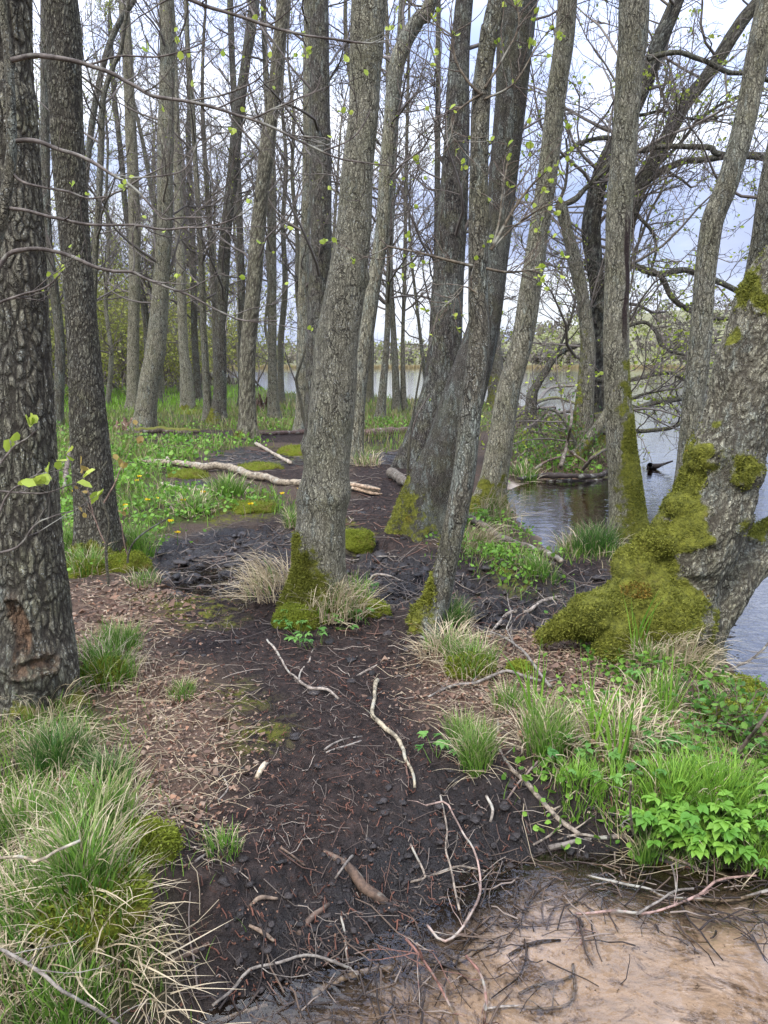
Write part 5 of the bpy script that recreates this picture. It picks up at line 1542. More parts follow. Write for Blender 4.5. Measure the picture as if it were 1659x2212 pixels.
mb = MB(); mb.add(Vb, Qb, col=np.repeat(ca, 8, axis=0))
tag(link('grass', mb.mesh('grass', M_BLADE)), 'short fresh grass on the meadow and the banks', 'grass', kind='stuff')
# round leaved ground cover
P, d = sample(110000, [GREEN[2], GREEN[4], GREEN[3], GREEN[1]], 1.8, 22, soft=.35, excl=WET[:2])
n = len(P)
pt = .5 + .5 * fbm(P * 1.6 + 9, 3, 78)
keep = rg.random(n) < .12 + .95 * sstep(.42, .6, pt)
P, d = P[keep], d[keep]
n = len(P)
a = rg.uniform(0, 6.283, n)
D = np.stack([np.cos(a), np.sin(a), rg.normal(0, .3, n)], 1)
hh = rg.uniform(.015, .10, n) * np.clip(d / 6, .6, 1.6)
Vl, Ql = leaves(P + np.stack([np.zeros(n), np.zeros(n), hh], 1), D, rg.uniform(.025, .055, n) * np.clip(d / 8, .7, 1.6), .95, rg, .3)
ca = np.array([.075, .18, .022]) + np.array([.16, .24, .035]) * rg.random((n, 1))
mb = MB(); mb.add(Vl, Ql, col=np.repeat(ca, 6, axis=0))
tag(link('ground_cover', mb.mesh('ground_cover', M_LEAF)), 'low green leafy ground cover', 'ground cover', kind='stuff')
# fallen leaves
P1_, d1 = sample(110000, LITTER, 1.6, 16, soft=.3)
P2_, d2 = sample(16000, None, 1.3, 14)
P = np.concatenate([P1_, P2_]); n = len(P)
a = rg.uniform(0, 6.283, n)
D = np.stack([np.cos(a), np.sin(a), rg.normal(.05, .22, n)], 1)
sz = np.concatenate([rg.uniform(.008, .026, len(P1_)) * np.where(rg.random(len(P1_)) < .12, rg.uniform(1.6, 2.6, len(P1_)), 1), rg.uniform(.004, .013, len(P2_))]) * np.concatenate([np.clip(d1 / 4, .8, 1.8), np.clip(d2 / 4, .8, 1.8)])
S = np.stack([-np.sin(a), np.cos(a), rg.normal(0, .4, n)], 1)
dn = D / np.linalg.norm(D, axis=1, keepdims=True)
P = P + [0, 0, .006] + np.array([0, 0, 1]) * (rg.random((n, 1)) * .02)
w_ = sz * rg.uniform(.2, .42, n)
cu = rg.normal(0, .25, n) * sz
b0, b1, b2, b3 = P, P + dn * (sz * .5)[:, None] + S * w_[:, None], P + dn * sz[:, None], P + dn * (sz * .5)[:, None] - S * w_[:, None]
b1[:, 2] += np.abs(cu); b3[:, 2] += np.abs(cu) * .6
Vl = np.stack([b0, b1, b2, b3], 1)
zz = H(Vl.reshape(-1, 3)[:, :2]) + .003
Vl = Vl.reshape(-1, 3); Vl[:, 2] = np.maximum(Vl[:, 2], zz)
b = (np.arange(n) * 4)[:, None]
pal = np.array([(.27, .175, .125), (.19, .105, .070), (.36, .255, .19), (.13, .075, .052), (.30, .17, .11), (.42, .33, .26), (.22, .145, .115)])
ca = pal[rg.integers(0, len(pal), n)] * rg.uniform(.45, 1.05, (n, 1)) * [1, .97, .88]
ca[:len(P1_)] = np.where((sz[:len(P1_)] > .034)[:, None], ca[:len(P1_)] * .35 + np.array([.10, .062, .042]), ca[:len(P1_)])
ca[len(P1_):] *= np.array([.62, .50, .46]) 
mb = MB(); mb.add(Vl, None, np.concatenate([b + [0, 1, 2], b + [0, 2, 3]]), col=np.repeat(ca, 4, axis=0))
tag(link('leaf_litter', mb.mesh('leaf_litter', M_LITTER)), 'brown fallen leaves strewn over the ground', 'leaf litter', kind='stuff')
# twigs, straw and catkins too small and many to count
def litter_tubes(P, L, r, col, wob, k=5, lift=.004):
    n = len(P)
    a = rg.uniform(0, 6.283, n)
    D = np.stack([np.cos(a), np.sin(a), np.zeros(n)], 1)
    Pt = grow(P, D, L, k, rg, wob, 0)
    zz = H(Pt.reshape(-1, 3)[:, :2]).reshape(n, k)
    Pt[:, :, 2] = np.maximum(zz, ZW - .01) + r[:, None] + lift + np.abs(rg.normal(0, .006, (n, k)))
    Vt, Qt = tubes(Pt, np.repeat(r[:, None], k, 1) * np.linspace(1, .6, k)[None], 4)
    return Vt, Qt, np.repeat(col, k * 4, axis=0)
mb = MB()
P, d = sample(12000, DARK + LITTER, 1.3, 15, soft=.4)
n = len(P)
tw = np.array([(.17, .138, .112), (.09, .066, .052), (.15, .085, .062), (.29, .24, .19), (.050, .039, .034)])
ll = np.where(rg.random(n) < .68, rg.uniform(.015, .07, n), rg.uniform(.07, .26, n)) * np.clip(d / 4, .6, 1.5)
mb.add(*litter_tubes(P, ll, rg.uniform(.0009, .0026, n) * np.clip(d / 3.5, .8, 2.2), np.zeros((n, 3)), .15, lift=.001)[:2], col=np.repeat(tw[rg.choice(5, n, p=[.24, .24, .22, .08, .22])] * rg.uniform(.7, 1.2, (n, 1)), 20, axis=0))
P, d = sample(3200, None, 1.4, 12)
n = len(P)
mb.add(*litter_tubes(P, rg.uniform(.010, .028, n), rg.uniform(.0016, .0032, n), np.zeros((n, 3)), .12)[:2], col=np.repeat(np.array([[.12, .050, .032]]) * rg.uniform(.5, 1.4, (n, 1)), 20, axis=0))
tag(link('twig_litter', mb.mesh('twig_litter', M_TWIG)), 'small twigs and reddish catkins scattered over the mud', 'twig litter', kind='stuff')
mb = MB()
P, d = sample(8000, [LITTER[0], LITTER[1], GREEN[3], GREEN[5]], 1.5, 9, soft=.25)
n = len(P)
v, q, c_ = litter_tubes(P, rg.uniform(.08, .26, n), rg.uniform(.0010, .0019, n), np.zeros((n, 3)), .13, lift=.008)
mb.add(v, q, col=np.repeat(np.array([[.46, .37, .24]]) * rg.uniform(.5, 1.15, (n, 1)), 20, axis=0))
tag(link('straw_litter', mb.mesh('straw_litter', M_TWIG)), 'dead grass stalks lying among the leaves', 'straw', kind='stuff')

# dark debris washed together in the shallow margin of the stream
mb = MB()
nd = 5200
qx = rg.uniform(-1.2, 2.8, nd); qy = rg.uniform(1.2, 3.0, nd)
XY_ = np.stack([qx, qy], 1)
s_ = sdist(XY_, STREAM)
pm = np.exp(-((s_ - .10) / .16) ** 2) + .10 * (s_ > 0) * (fbm(np.concatenate([XY_ * 2.5, np.zeros((nd, 1))], 1), 3, 5) > .0)
XY_ = XY_[(rg.random(nd) < pm) & (s_ > -.12)]
P = np.concatenate([XY_, H(XY_)[:, None]], 1)
n = len(P)
dk = np.array([(.028, .021, .018), (.05, .036, .028), (.10, .07, .05), (.19, .15, .12)])
v, q, c_ = litter_tubes(P, rg.uniform(.03, .24, n), rg.uniform(.0013, .0040, n), np.zeros((n, 3)), .2, lift=.002)
mb.add(v, q, col=np.repeat(dk[rg.choice(4, n, p=[.4, .3, .2, .1])], 20, axis=0))
tag(link('stream_debris', mb.mesh('stream_debris', M_TWIG)), 'dark twigs and rotten debris washed up in the shallow stream', 'debris', kind='stuff')

# churned mud: clods and sodden sticks in the black hollows
import bmesh as _bm
_b = _bm.new(); _bm.ops.create_icosphere(_b, subdivisions=2, radius=1.0)
IV = np.array([v.co[:] for v in _b.verts]); IF = np.array([[v.index for v in f.verts] for f in _b.faces]); _b.free()
P, d = sample(15000, WET + [DARK[0]], 1.3, 15, soft=.25, pw=1.5)
inw = sstep(-.15, .1, union(P[:, :2], WET))
k = rg.random(len(P)) < .06 + .5 * inw
P, d = P[k], d[k]
n = len(P)
s_ = rg.uniform(.008, .032, n) * np.clip(d / 4.5, .5, 1.8)
L_ = IV[None] * (s_[:, None, None] * np.stack([rg.uniform(.7, 1.5, n), rg.uniform(.7, 1.5, n), rg.uniform(.35, .8, n)], 1)[:, None])
L_ = L_ * (1 + .45 * vnoise((IV[None] * 1.6 + rg.uniform(0, 99, (n, 1, 3))).reshape(-1, 3), 4).reshape(n, -1, 1))
Vc = (L_ + P[:, None]).reshape(-1, 3)
m_cl, nt = newmat('wet_mud_clod')
out(nt, N(nt, 'ShaderNodeBsdfPrincipled', {'Base Color': attr(nt, 'col').outputs['Color'], 'Roughness': .32, 'Specular IOR Level': .45, 'Normal': bump(nt, noise(nt, N(nt, 'ShaderNodeTexCoord').outputs['Object'], 120., 4, .7), .8, .01)}))
mb = MB()
mb.add(Vc, None, (IF[None] + (np.arange(n) * len(IV))[:, None, None]).reshape(-1, 3), col=np.repeat(np.array([[.020, .0155, .0135]]) * rg.uniform(.5, 1.9, (n, 1)), len(IV), axis=0))
tag(link('mud_clods', mb.mesh('mud_clods', m_cl)), 'churned black mud in the wet hollows', 'mud', kind='stuff')
P, d = sample(5200, [WET[0], WET[1], WET[3], WET[5]], 2.5, 16, soft=.2)
n = len(P)
mb = MB()
v, q, c_ = litter_tubes(P, rg.uniform(.06, .5, n), rg.uniform(.0014, .0042, n) * np.clip(d / 5, .9, 1.8), np.zeros((n, 3)), .16, lift=.012)
mb.add(v, q, col=np.repeat(np.array([(.20, .165, .135), (.10, .075, .06), (.05, .038, .032), (.028, .022, .02)])[rg.choice(4, n, p=[.42, .28, .18, .12])] * rg.uniform(.7, 1.2, (n, 1)), 20, axis=0))
tag(link('sodden_twigs', mb.mesh('sodden_twigs', M_TWIG)), 'sodden dark twigs lying in the wet hollows', 'twig litter', kind='stuff')
# ------------------------------------------------------------------ fallen wood
WC = dict(pale=(.30, .245, .185), grey=(.27, .235, .195), brown=(.17, .115, .08), dark=(.06, .047, .042), red=(.23, .115, .085), bleached=(.38, .32, .255), straw=(.50, .41, .27))
def gtube(pts, lift=0.0, n=None, sides=8, bury=.3, jit=.006, seed=0, on=True, mossy=0.0):
    rows = []
    for q in pts:
        l = lift + (q[3] if len(q) > 3 else 0)
        p = gp(q[0], q[1])
        if l:
            p2 = p.copy(); p2[2] += l
            # keep the drawn place while raised
            z = p2[2]
            p = on_z(q[0], q[1], z)
        r = .88 * q[2] * depth(p) / FPX / 2
        p[2] += r * (1 - bury)
        rows.append([*p, r])
    rows = np.array(rows)
    L = np.linalg.norm(np.diff(rows[:, :3], axis=0), axis=1).sum()
    n = n or int(np.clip(L / .025, 8, 90))
    C = catmull(rows, n)
    r0 = C[:, 3].mean()
    C[:, :3] += np.stack([fbm(C[:, :3] * 9 + 3, 3, seed + k) for k in range(3)], 1) * np.minimum(jit + r0 * .35, .03)
    f, Q, dirs, ck, P, r = trunk_shape(C, len(C), sides, seed + 3, 0, 5, 0, .20, -50)
    a = np.arange(sides)
    i0, i1 = len(f), len(f) + 1
    f = np.concatenate([f, P[:1], P[-1:]])
    a2 = (a + 1) % sides
    T = np.concatenate([np.stack([np.full(sides, i0), a2, a], 1), np.stack([np.full(sides, i1), (len(P) - 1) * sides + a, (len(P) - 1) * sides + a2], 1)])
    return f, Q, T, P, r, np.append(dirs[:, 2], [0, 0])
def stick(label, paths, col='pale', name='fallen_stick', cat='stick', lift=0.0, sides=8, moss=0.0, twigs=0, grp=None, bury=.45, capcol=None, **kw):
    rng = np.random.default_rng(len(label) * 31 + abs(int(paths[0][0][0])))
    mb = MB()
    base = gp(paths[0][0][0], paths[0][0][1])
    c0 = np.asarray(WC[col]) if isinstance(col, str) else np.asarray(col)
    for k, p in enumerate(paths):
        f, Q, T, P, r, dz = gtube(p, lift, sides=sides, seed=abs(int(p[0][0])) + k, bury=bury, **kw)
        c = np.tile(c0, (len(f), 1)) * rng.uniform(.85, 1.15)
        if capcol is not None:
            c[-2:] = capcol
        mb.add(f, Q, T, col=c, moss=np.clip(moss * sstep(-.1, .8, dz), 0, 1))
        if twigs:
            m = twigs
            idx = rng.integers(1, len(P), m)
            D = np.gradient(P, axis=0)[idx]
            D = D / np.linalg.norm(D, axis=1, keepdims=True) + rng.normal(size=(m, 3)) * .7
            D[:, 2] = np.abs(D[:, 2]) * .5
            P0 = grow(P[idx], D, rng.uniform(.06, .2, m), 6, rng, .2, 0)
            Vt, Qt = tubes(P0, taper(r[idx] * .5, .0008, 6), 4)
            mb.add(Vt, Qt, col=np.tile(c0 * .95, (len(Vt), 1)), moss=np.zeros(len(Vt)))
    o = link(name, mb.mesh(name, M_STICK, base))
    o.location = base
    tag(o, label, cat, grp)
    return o
stick('long pale stick running from the right bank down to the black mud', [[(1074, 1560, 7), (1080, 1622, 8), (1102, 1657, 9), (1140, 1697, 11), (1180, 1742, 11), (1215, 1777, 12), (1252, 1804, 12)]], twigs=4)
stick('thick dark half sunk stick at the stream edge', [[(1185, 1834, 13), (1230, 1821, 12), (1280, 1812, 10), (1352, 1806, 7)]], (.20, .17, .14))
stick('forked branch at the stream edge with a twig standing upright', [[(1204, 1817, 5), (1255, 1805, 7), (1305, 1813, 8), (1345, 1807, 8), (1375, 1822, 9), (1430, 1847, 8), (1480, 1867, 8), (1512, 1884, 7)],
      [(1375, 1822, 8), (1366, 1790, 7, .06), (1361, 1745, 6, .14), (1362, 1690, 4, .24)]], 'pale', twigs=5)
stick('long forked reddish branch lying over the stream on the right', [[(1244, 1977, 6), (1330, 1972, 7), (1380, 1977, 7), (1420, 1970, 6), (1505, 1937, 6), (1555, 1902, 6), (1632, 1892, 5)], [(1244, 1977, 5), (1248, 2000, 4), (1256, 2040, 3)]], (.34, .22, .18), twigs=5, lift=.02)
stick('long grey branch lying across the stream to the right edge', [[(1265, 1892, 6), (1330, 1905, 7), (1405, 1927, 8), (1445, 1942, 8), (1570, 1947, 8), (1670, 1922, 9)]], 'grey', twigs=3, lift=.015)
stick('short forked twig leaning over the grey branch in the stream', [[(1375, 1975, 5), (1430, 1942, 6), (1460, 1925, 6), (1497, 1921, 5)], [(1460, 1925, 5), (1455, 1895, 4, .03), (1449, 1870, 3, .06)]], 'grey', lift=.03)
stick('reddish twig bent in a wide arc from the mud into the stream', [[(925, 2002, 5), (960, 2032, 5), (995, 2007, 6), (1020, 1972, 6), (1035, 1937, 6), (1037, 1892, 5), (1025, 1842, 5), (1005, 1807, 5), (985, 1772, 5), (960, 1732, 5), (920, 1742, 4)]], (.36, .25, .20), twigs=4, lift=.02)
stick('thin straight pale twig inside the arc of the bent twig', [[(950, 1720, 4), (962, 1772, 4), (965, 1832, 5), (975, 1872, 4), (980, 1922, 4), (990, 1967, 4)]], 'pale', twigs=4, lift=.015)
stick('pale twig lying level in the black mud left of the stream', [[(885, 1905, 6), (930, 1892, 6), (995, 1872, 5), (1050, 1882, 4)]], 'pale', twigs=3)
stick('crooked pale yellowish stick in the middle of the path', [[(815, 1470, 11), (808, 1512, 10), (805, 1548, 10), (830, 1575, 10), (858, 1597, 10), (875, 1632, 8), (890, 1672, 7), (898, 1704, 6)]], (.44, .375, .25), twigs=3, lift=.008)
stick('white forked twig on the path before the central trunk', [[(575, 1382, 5), (600, 1412, 5), (620, 1447, 5), (650, 1477, 6), (675, 1490, 7), (705, 1492, 6), (730, 1512, 5)], [(646, 1472, 5), (650, 1450, 4), (668, 1428, 4), (678, 1400, 3)]], 'bleached', lift=.006)
stick('grey branch curving over the mossy tussock on the right bank', [[(925, 1507, 5), (970, 1485, 7), (1020, 1477, 8), (1055, 1465, 8), (1090, 1452, 8), (1125, 1460, 8), (1167, 1472, 7)]], 'grey', twigs=4, lift=.02)
stick('raised grey branch leaning down toward the tall upright tuft', [[(995, 1310, 3, .05), (1020, 1350, 4, .07), (1070, 1371, 5, .08), (1110, 1391, 6, .08), (1140, 1420, 7, .07), (1165, 1455, 8, .04), (1190, 1487, 9, .01)], [(1110, 1391, 5, .08), (1095, 1360, 4, .12), (1104, 1330, 3, .16), (1096, 1290, 2, .2)]], 'grey', twigs=7)
stick('short white branch lying in the wet mud left of the mossy root', [[(1050, 1381, 6), (1080, 1346, 9), (1100, 1326, 9), (1140, 1321, 8), (1170, 1301, 8), (1217, 1290, 8)]], 'bleached', twigs=3)
stick('birch stick with white bark lying from the mud into the stream', [[(675, 2147, 15), (725, 2127, 15), (780, 2107, 17), (830, 2097, 17), (880, 2088, 15), (965, 2083, 13), (1005, 2067, 11), (1065, 2032, 10)]], 'bleached', moss=.3, lift=.005)
stick('long thin grey twig above the birch stick', [[(460, 2172, 5), (500, 2142, 5), (540, 2097, 6), (600, 2082, 6), (650, 2065, 6), (700, 2070, 5), (757, 2093, 4)]], 'grey', twigs=4, lift=.01)
stick('grey branch at the lower left corner lying over the tussocks', [[(-20, 2045, 7, .10), (50, 2082, 9, .10), (95, 2112, 9, .09), (140, 2147, 9, .07), (190, 2176, 9, .05), (260, 2216, 9, .03)]], 'grey', twigs=5)
stick('crooked straw coloured twig hanging over the tussock at the left edge', [[(-10, 1857, 7, .20), (50, 1852, 8, .2), (80, 1862, 8, .2), (115, 1842, 7, .2), (172, 1816, 5, .2)]], 'straw')
stick('pale broken stick end at the bottom of the path', [[(462, 2209, 9), (520, 2187, 10), (578, 2171, 9)]], 'bleached', moss=.4)
stick('short pale wood chip lying alone on the path', [[(553, 1684, 11), (563, 1668, 14), (577, 1653, 12)]], (.58, .47, .32), 'wood_chip', 'wood chip')
stick('thick brown root half sunk in the mud before the stream', [[(700, 1840, 14), (750, 1872, 22), (790, 1917, 26), (832, 1950, 20)]], (.14, .09, .06), 'root', 'root', bury=.9)
stick('worn root tip curving up from the mud', [[(540, 1960, 8), (565, 1944, 11), (602, 1943, 7)]], (.22, .16, .11), 'root', 'root')
stick('worn pale root hump in the mud under the moss patch', [[(538, 2000, 8), (570, 2018, 12), (592, 2034, 8)]], (.27, .19, .13), 'root', 'root')
stick('brown root slanting through the mud, right of the pale root hump', [[(648, 2018, 14), (675, 1984, 16), (712, 1955, 10)]], (.13, .085, .06), 'root', 'root', bury=.7)
stick('flat brown root piece below the straw tussock in the mud', [[(358, 2084, 10), (425, 2058, 12), (452, 2040, 8)]], (.25, .165, .115), 'root', 'root')
stick('short grey stick by the crooked pale stick on the path', [[(760, 1468, 7), (800, 1446, 7), (830, 1430, 6)]], (.33, .27, .21))
stick('thin curved twig lying across the middle of the path', [[(700, 1622, 5), (730, 1603, 5), (782, 1590, 4)], [(704, 1628, 4), (745, 1612, 4), (780, 1600, 3)]], 'grey')
stick('bent grey twig at the edge of the leaf litter and the path', [[(480, 1677, 4), (492, 1707, 5), (450, 1748, 4)]], 'grey')
stick('slim twig beside the lone thin grass tuft', [[(418, 1864, 4), (450, 1843, 4), (482, 1820, 3)]], 'grey')
stick('thin brown twig lying right of the lone thin grass tuft', [[(605, 1832, 4), (630, 1850, 4), (658, 1870, 3)]], 'brown')
stick('thin white twig standing out of the mud above the birch stick', [[(735, 1977, 4), (745, 2032, 5), (753, 2090, 4)]], 'bleached')
stick('short stub crossing the thick brown root', [[(762, 1850, 7, .02), (742, 1875, 7, .02), (724, 1899, 6, .01)]], 'grey')
stick('pale twig forked over the sandy stream bed at the bottom', [[(1240, 2085, 5), (1242, 2147, 6), (1230, 2170, 6), (1180, 2178, 5), (1130, 2176, 6), (1045, 2184, 4)], [(1236, 2110, 5), (1195, 2122, 6), (1160, 2127, 5), (1124, 2148, 4)]], 'grey', lift=.012, twigs=2)
stick('red stem rising out of the stream at the bottom', [[(878, 2030, 3, .12), (920, 2082, 4, .10), (950, 2132, 5, .05), (990, 2210, 5)], [(915, 2075, 3, .10), (900, 2040, 2, .16)]], 'red', twigs=5)
stick('red stem at the bottom, right of the rising one', [[(1008, 2065, 3, .06), (1040, 2107, 4, .05), (1050, 2157, 4, .03), (1045, 2212, 4)]], 'red', twigs=3)
stick('dark sunk stick curved in the sandy shallows', [[(1098, 2064, 8), (1150, 2038, 9), (1208, 2030, 6)]], (.09, .07, .055), lift=.006)
stick('thin twig at the mud edge above the dark half sunk stick', [[(1150, 1828, 4), (1190, 1806, 5), (1217, 1780, 3)]], 'pale', twigs=2)
stick('brown twig crossing the long pale stick', [[(1093, 1730, 5), (1130, 1677, 5, .02), (1162, 1645, 4, .03)]], (.24, .17, .14))
stick('short knobbly stick end in the mud left of the long pale stick', [[(1050, 1722, 8), (1062, 1752, 8), (1057, 1778, 6)]], 'bleached')
stick('thin pale twig left of the long twig in the mud', [[(888, 1826, 4), (908, 1866, 4), (920, 1895, 3)]], 'pale')
stick('dead brown stem leaning out of the brambles at the right edge', [[(1586, 1642, 13), (1618, 1598, 11, .12), (1645, 1560, 10, .26), (1680, 1500, 8, .45)]], (.17, .125, .095))
stick('fine bare branch hanging over the lake at the right edge', [[(1570, 1450, 5, .05), (1625, 1424, 6, .12), (1668, 1382, 6, .22)]], 'grey', twigs=9)
stick('dark half sunk branch along the stream bank under the broad leaves', [[(1360, 1832, 10), (1430, 1860, 11), (1500, 1882, 11), (1580, 1888, 10), (1640, 1884, 8)]], (.045, .038, .034), bury=.5)
stick('second dark branch beside the half sunk one at the bank', [[(1345, 1845, 7), (1400, 1872, 8), (1470, 1895, 8), (1540, 1908, 6)]], (.05, .04, .035), twigs=4)
stick('pale bent twig in the wet mud between the two leaning trunks', [[(795, 1268, 4), (806, 1245, 5), (832, 1243, 5), (870, 1255, 3)]], 'bleached')
stick('long thin twig lying in the wet mud right of the central trunk', [[(755, 1212, 4), (800, 1205, 4), (860, 1202, 3)]], 'grey')
stick('curved grey root stick at the foot of the massive leaning trunk', [[(845, 1120, 8), (862, 1128, 9), (874, 1105, 7)]], 'grey')
stick('broken stub pointing out of the moss under the central trunk', [[(688, 1318, 14, .05), (704, 1332, 16, .03), (722, 1350, 13)]], (.36, .28, .19), 'broken_stub', 'stub', capcol=(.06, .04, .03))
stick('dark pointed snag beside the slim speckled trunk', [[(898, 1372, 6, .05), (920, 1384, 8, .03), (940, 1397, 8)], [(918, 1382, 5, .03), (916, 1362, 4, .08)]], (.085, .055, .04), 'broken_stub', 'stub')
stick('cut brown stump of a stem on the right bank', [[(1278, 1628, 13, -.02), (1280, 1606, 13, .045)]], (.30, .20, .10), 'small_stump', 'stump', capcol=(.12, .08, .05))
# logs
stick('long pale barkless log lying behind the central trunk', [[(298, 997, 10), (325, 1000, 15), (368, 1003, 16), (400, 1006, 17), (440, 1013, 18), (475, 1011, 19), (515, 1020, 20), (545, 1032, 19), (575, 1035, 17), (610, 1046, 17), (650, 1045, 16), (700, 1050, 17), (745, 1051, 17), (818, 1064, 17)],
      [(366, 1004, 9, .05), (362, 990, 8, .10)]], (.36, .295, .205), 'fallen_log', 'log', sides=16, capcol=(.62, .42, .26), lift=.04, moss=.15)
stick('splintered end piece of the long pale log', [[(748, 1046, 8, .1), (790, 1054, 10, .08), (822, 1058, 5, .07)], [(760, 1056, 8, .04), (800, 1066, 8, .03), (826, 1068, 4, .03)]], (.60, .42, .27), 'log_splinters', 'log')
stick('short pale stick on the wet ground before the long log', [[(350, 1047, 9), (390, 1057, 10), (470, 1064, 8)]], (.50, .42, .31), 'fallen_stick', 'stick', lift=.02)
stick('mossy dark log lying beyond the green patch on the left', [[(292, 938, 20), (350, 935, 22), (400, 937, 18), (432, 936, 12)]], (.11, .085, .06), 'fallen_log', 'log', moss=.8, sides=14)
stick('long dark red brown log behind the ridged trunk', [[(560, 940, 9), (660, 937, 14), (740, 942, 20), (800, 942, 24), (890, 934, 18)]], (.15, .095, .075), 'fallen_log', 'log', sides=14)
stick('pale branch lying in the dark ground behind the long log', [[(552, 960, 8), (590, 981, 8), (628, 1002, 9)]], (.48, .40, .30), lift=.02)
stick('straight log with a pale broken end running from the massive trunk to the inlet', [[(845, 1026, 24), (880, 1050, 24), (940, 1084, 22), (1010, 1121, 18), (1045, 1141, 18), (1080, 1166, 18), (1130, 1183, 17), (1175, 1196, 15), (1212, 1214, 12)]], (.21, .175, .13), 'fallen_log', 'log', sides=14, capcol=(.66, .52, .36), moss=.25, lift=.03)
stick('mossy limb lying on the spit at the foot of the willows', [[(1112, 914, 12), (1150, 901, 14), (1190, 906, 14), (1235, 922, 12)]], (.2, .16, .1), 'fallen_limb', 'log', moss=1.0, lift=.12)
stick('curved thin dark stem standing beside the second rough trunk', [[(138, 1068, 12), (143, 1020, 12, .18), (150, 985, 11, .34), (158, 955, 9, .5)]], (.17, .13, .1), 'curved_stem', 'stem')
for k, (x, y, x2, y2, l) in enumerate([(1120, 990, 1190, 950, 'lowest twig heap branch'), (1105, 905, 1200, 880, 'branch lying level'), (1150, 1015, 1235, 985, 'branch at the undercut edge'), (1190, 960, 1265, 1000, 'branch slanting down'), (1130, 880, 1180, 915, 'branch near the lake side')]):
    stick('grey brown ' + l + ' on the littered spit beyond the inlet', [[(x, y, 6, .05), ((x + x2) / 2, (y + y2) / 2 - 6, 7, .12), (x2, y2, 5, .08)]], 'brown', twigs=9)
for k, (p, l, m_) in enumerate([
    ([(1090, 925, 10, .1), (1140, 880, 10, .5), (1200, 862, 8, .8), (1260, 880, 6, .7)], 'mossy arching branch at the left of the spit tangle', .8),
    ([(1130, 935, 9, .1), (1175, 905, 9, .3), (1235, 890, 8, .5), (1290, 905, 6, .4)], 'grey branch lying across the spit tangle', .3),
    ([(1100, 950, 8, .05), (1150, 935, 9, .15), (1215, 945, 8, .2), (1270, 930, 6, .3)], 'lower mossy branch of the spit tangle', .9),
    ([(1180, 890, 9, .2), (1220, 930, 9, .2), (1250, 970, 8, .1)], 'dark branch slanting through the spit tangle', .2),
    ([(1210, 1010, 9, .05), (1225, 960, 8, .35), (1235, 900, 6, .8), (1228, 850, 4, 1.2)], 'thin stem standing up from the spit tangle', .3),
    ([(1160, 870, 8, .2), (1190, 840, 7, .5), (1240, 835, 5, .6)], 'bleached branch behind the spit tangle', 0.),
    ([(1260, 1015, 8, .05), (1285, 985, 8, .25), (1320, 970, 6, .35), (1370, 975, 4, .3)], 'mossy branch reaching from the spit over the water', .7)]):
    stick(l, [p], (.20, .165, .125), 'fallen_limb', 'branch', moss=m_, twigs=12)
# root plate stump far left and driftwood
def splinters(label, name, x, y, w, hgt, col, seed, n=9, spread=1.0):
    rng = np.random.default_rng(seed)
    base = gp(x, y)
    k = depth(base) / FPX
    mb = MB()
    for q in range(n):
        a = rng.uniform(0, 6.28)
        r = w * k * .5 * math.sqrt(rng.random()) * spread
        p0 = base + [r * math.cos(a), r * math.sin(a) * .6, -.08]
        hh = hgt * rng.uniform(.35, 1.0) * (1.2 - r / (w * k * .5) * .6)
        d = np.array([[rng.normal() * .3, rng.normal() * .2, 1.0]])
        P = grow(p0[None], d, np.array([hh + .08]), 9, rng, .12, .02)[0]
        rad = np.linspace(1, .25, 9) * w * k * rng.uniform(.14, .26)
        f, Q, dirs, ck, P_, r_ = trunk_shape(np.concatenate([P, rad[:, None]], 1), 16, 9, seed + q, .2, 3, 0, .45, -50)
        mb.add(f, Q, col=np.tile(np.asarray(col) * rng.uniform(.6, 1.25), (len(f), 1)), moss=np.zeros(len(f)))
    # ragged solid core that carries the splinters
    v, f = icos((0, 0, 0), (w * k * .42, w * k * .30, hgt * .42), 3)
    v = v * (1 + .5 * fbm(v / (w * k) * 5 + seed, 4, seed))[:, None] + base
    mb.add(v, None, f, col=np.tile(np.asarray(col) * .7, (len(v), 1)), moss=np.zeros(len(v)))
    o = link(name, mb.mesh(name, M_STICK, base))
    o.location = base
    tag(o, label, 'stump')
splinters('rotten brown stump before the thick leaning trunk on the left', 'rotten_stump', 270, 928, 52, .42, (.25, .15, .10), 5)
splinters('toppled dark root plate behind the ridged trunk', 'root_plate', 562, 888, 30, .95, (.095, .058, .042), 6, 12)
stick('dark root hanging along the undercut edge of the spit', [[(1120, 1036, 7), (1170, 1030, 12), (1230, 1031, 14), (1290, 1030, 12), (1316, 1018, 9)]], 'dark', 'root', 'root', lift=.03)  # dark wood standing in for the shade of the bank's unmodelled undercut
stick('second dark root under the tip of the spit', [[(1180, 1040, 7), (1230, 1042, 9), (1300, 1040, 8)]], (.04, .032, .028), 'root', 'root', lift=.02, twigs=6)  # near-black wood, its colour painted as the shade beneath the spit
rng = np.random.default_rng(4)
c = on_z(1416, 1008, ZW)
def waterstick(paths, label):
    mb = MB()
    for p in paths:
        rows = []
        for (x, y, w_, h_) in p:
            q = on_z(x, y, ZW + h_)
            rows.append([*q, w_ * depth(q) / FPX / 2])
        C = catmull(np.array(rows), 14)
        f, Q, dirs, ck, P, r = trunk_shape(C, 14, 8, 3, 0, 5, 0, .25, -50)
        mb.add(f, Q, col=np.tile([.05, .042, .042], (len(f), 1)), moss=np.zeros(len(f)))
    o = link('driftwood', mb.mesh('driftwood', M_STICK, c))
    o.location = c
    tag(o, label, 'driftwood')
waterstick([[(1402, 1008, 14, .02), (1418, 1007, 12, .05), (1432, 1003, 6, .09), (1453, 996, 3, .16)], [(1404, 1004, 10, .10), (1408, 1010, 12, .0)]], 'dark forked driftwood sticking out of the lake')
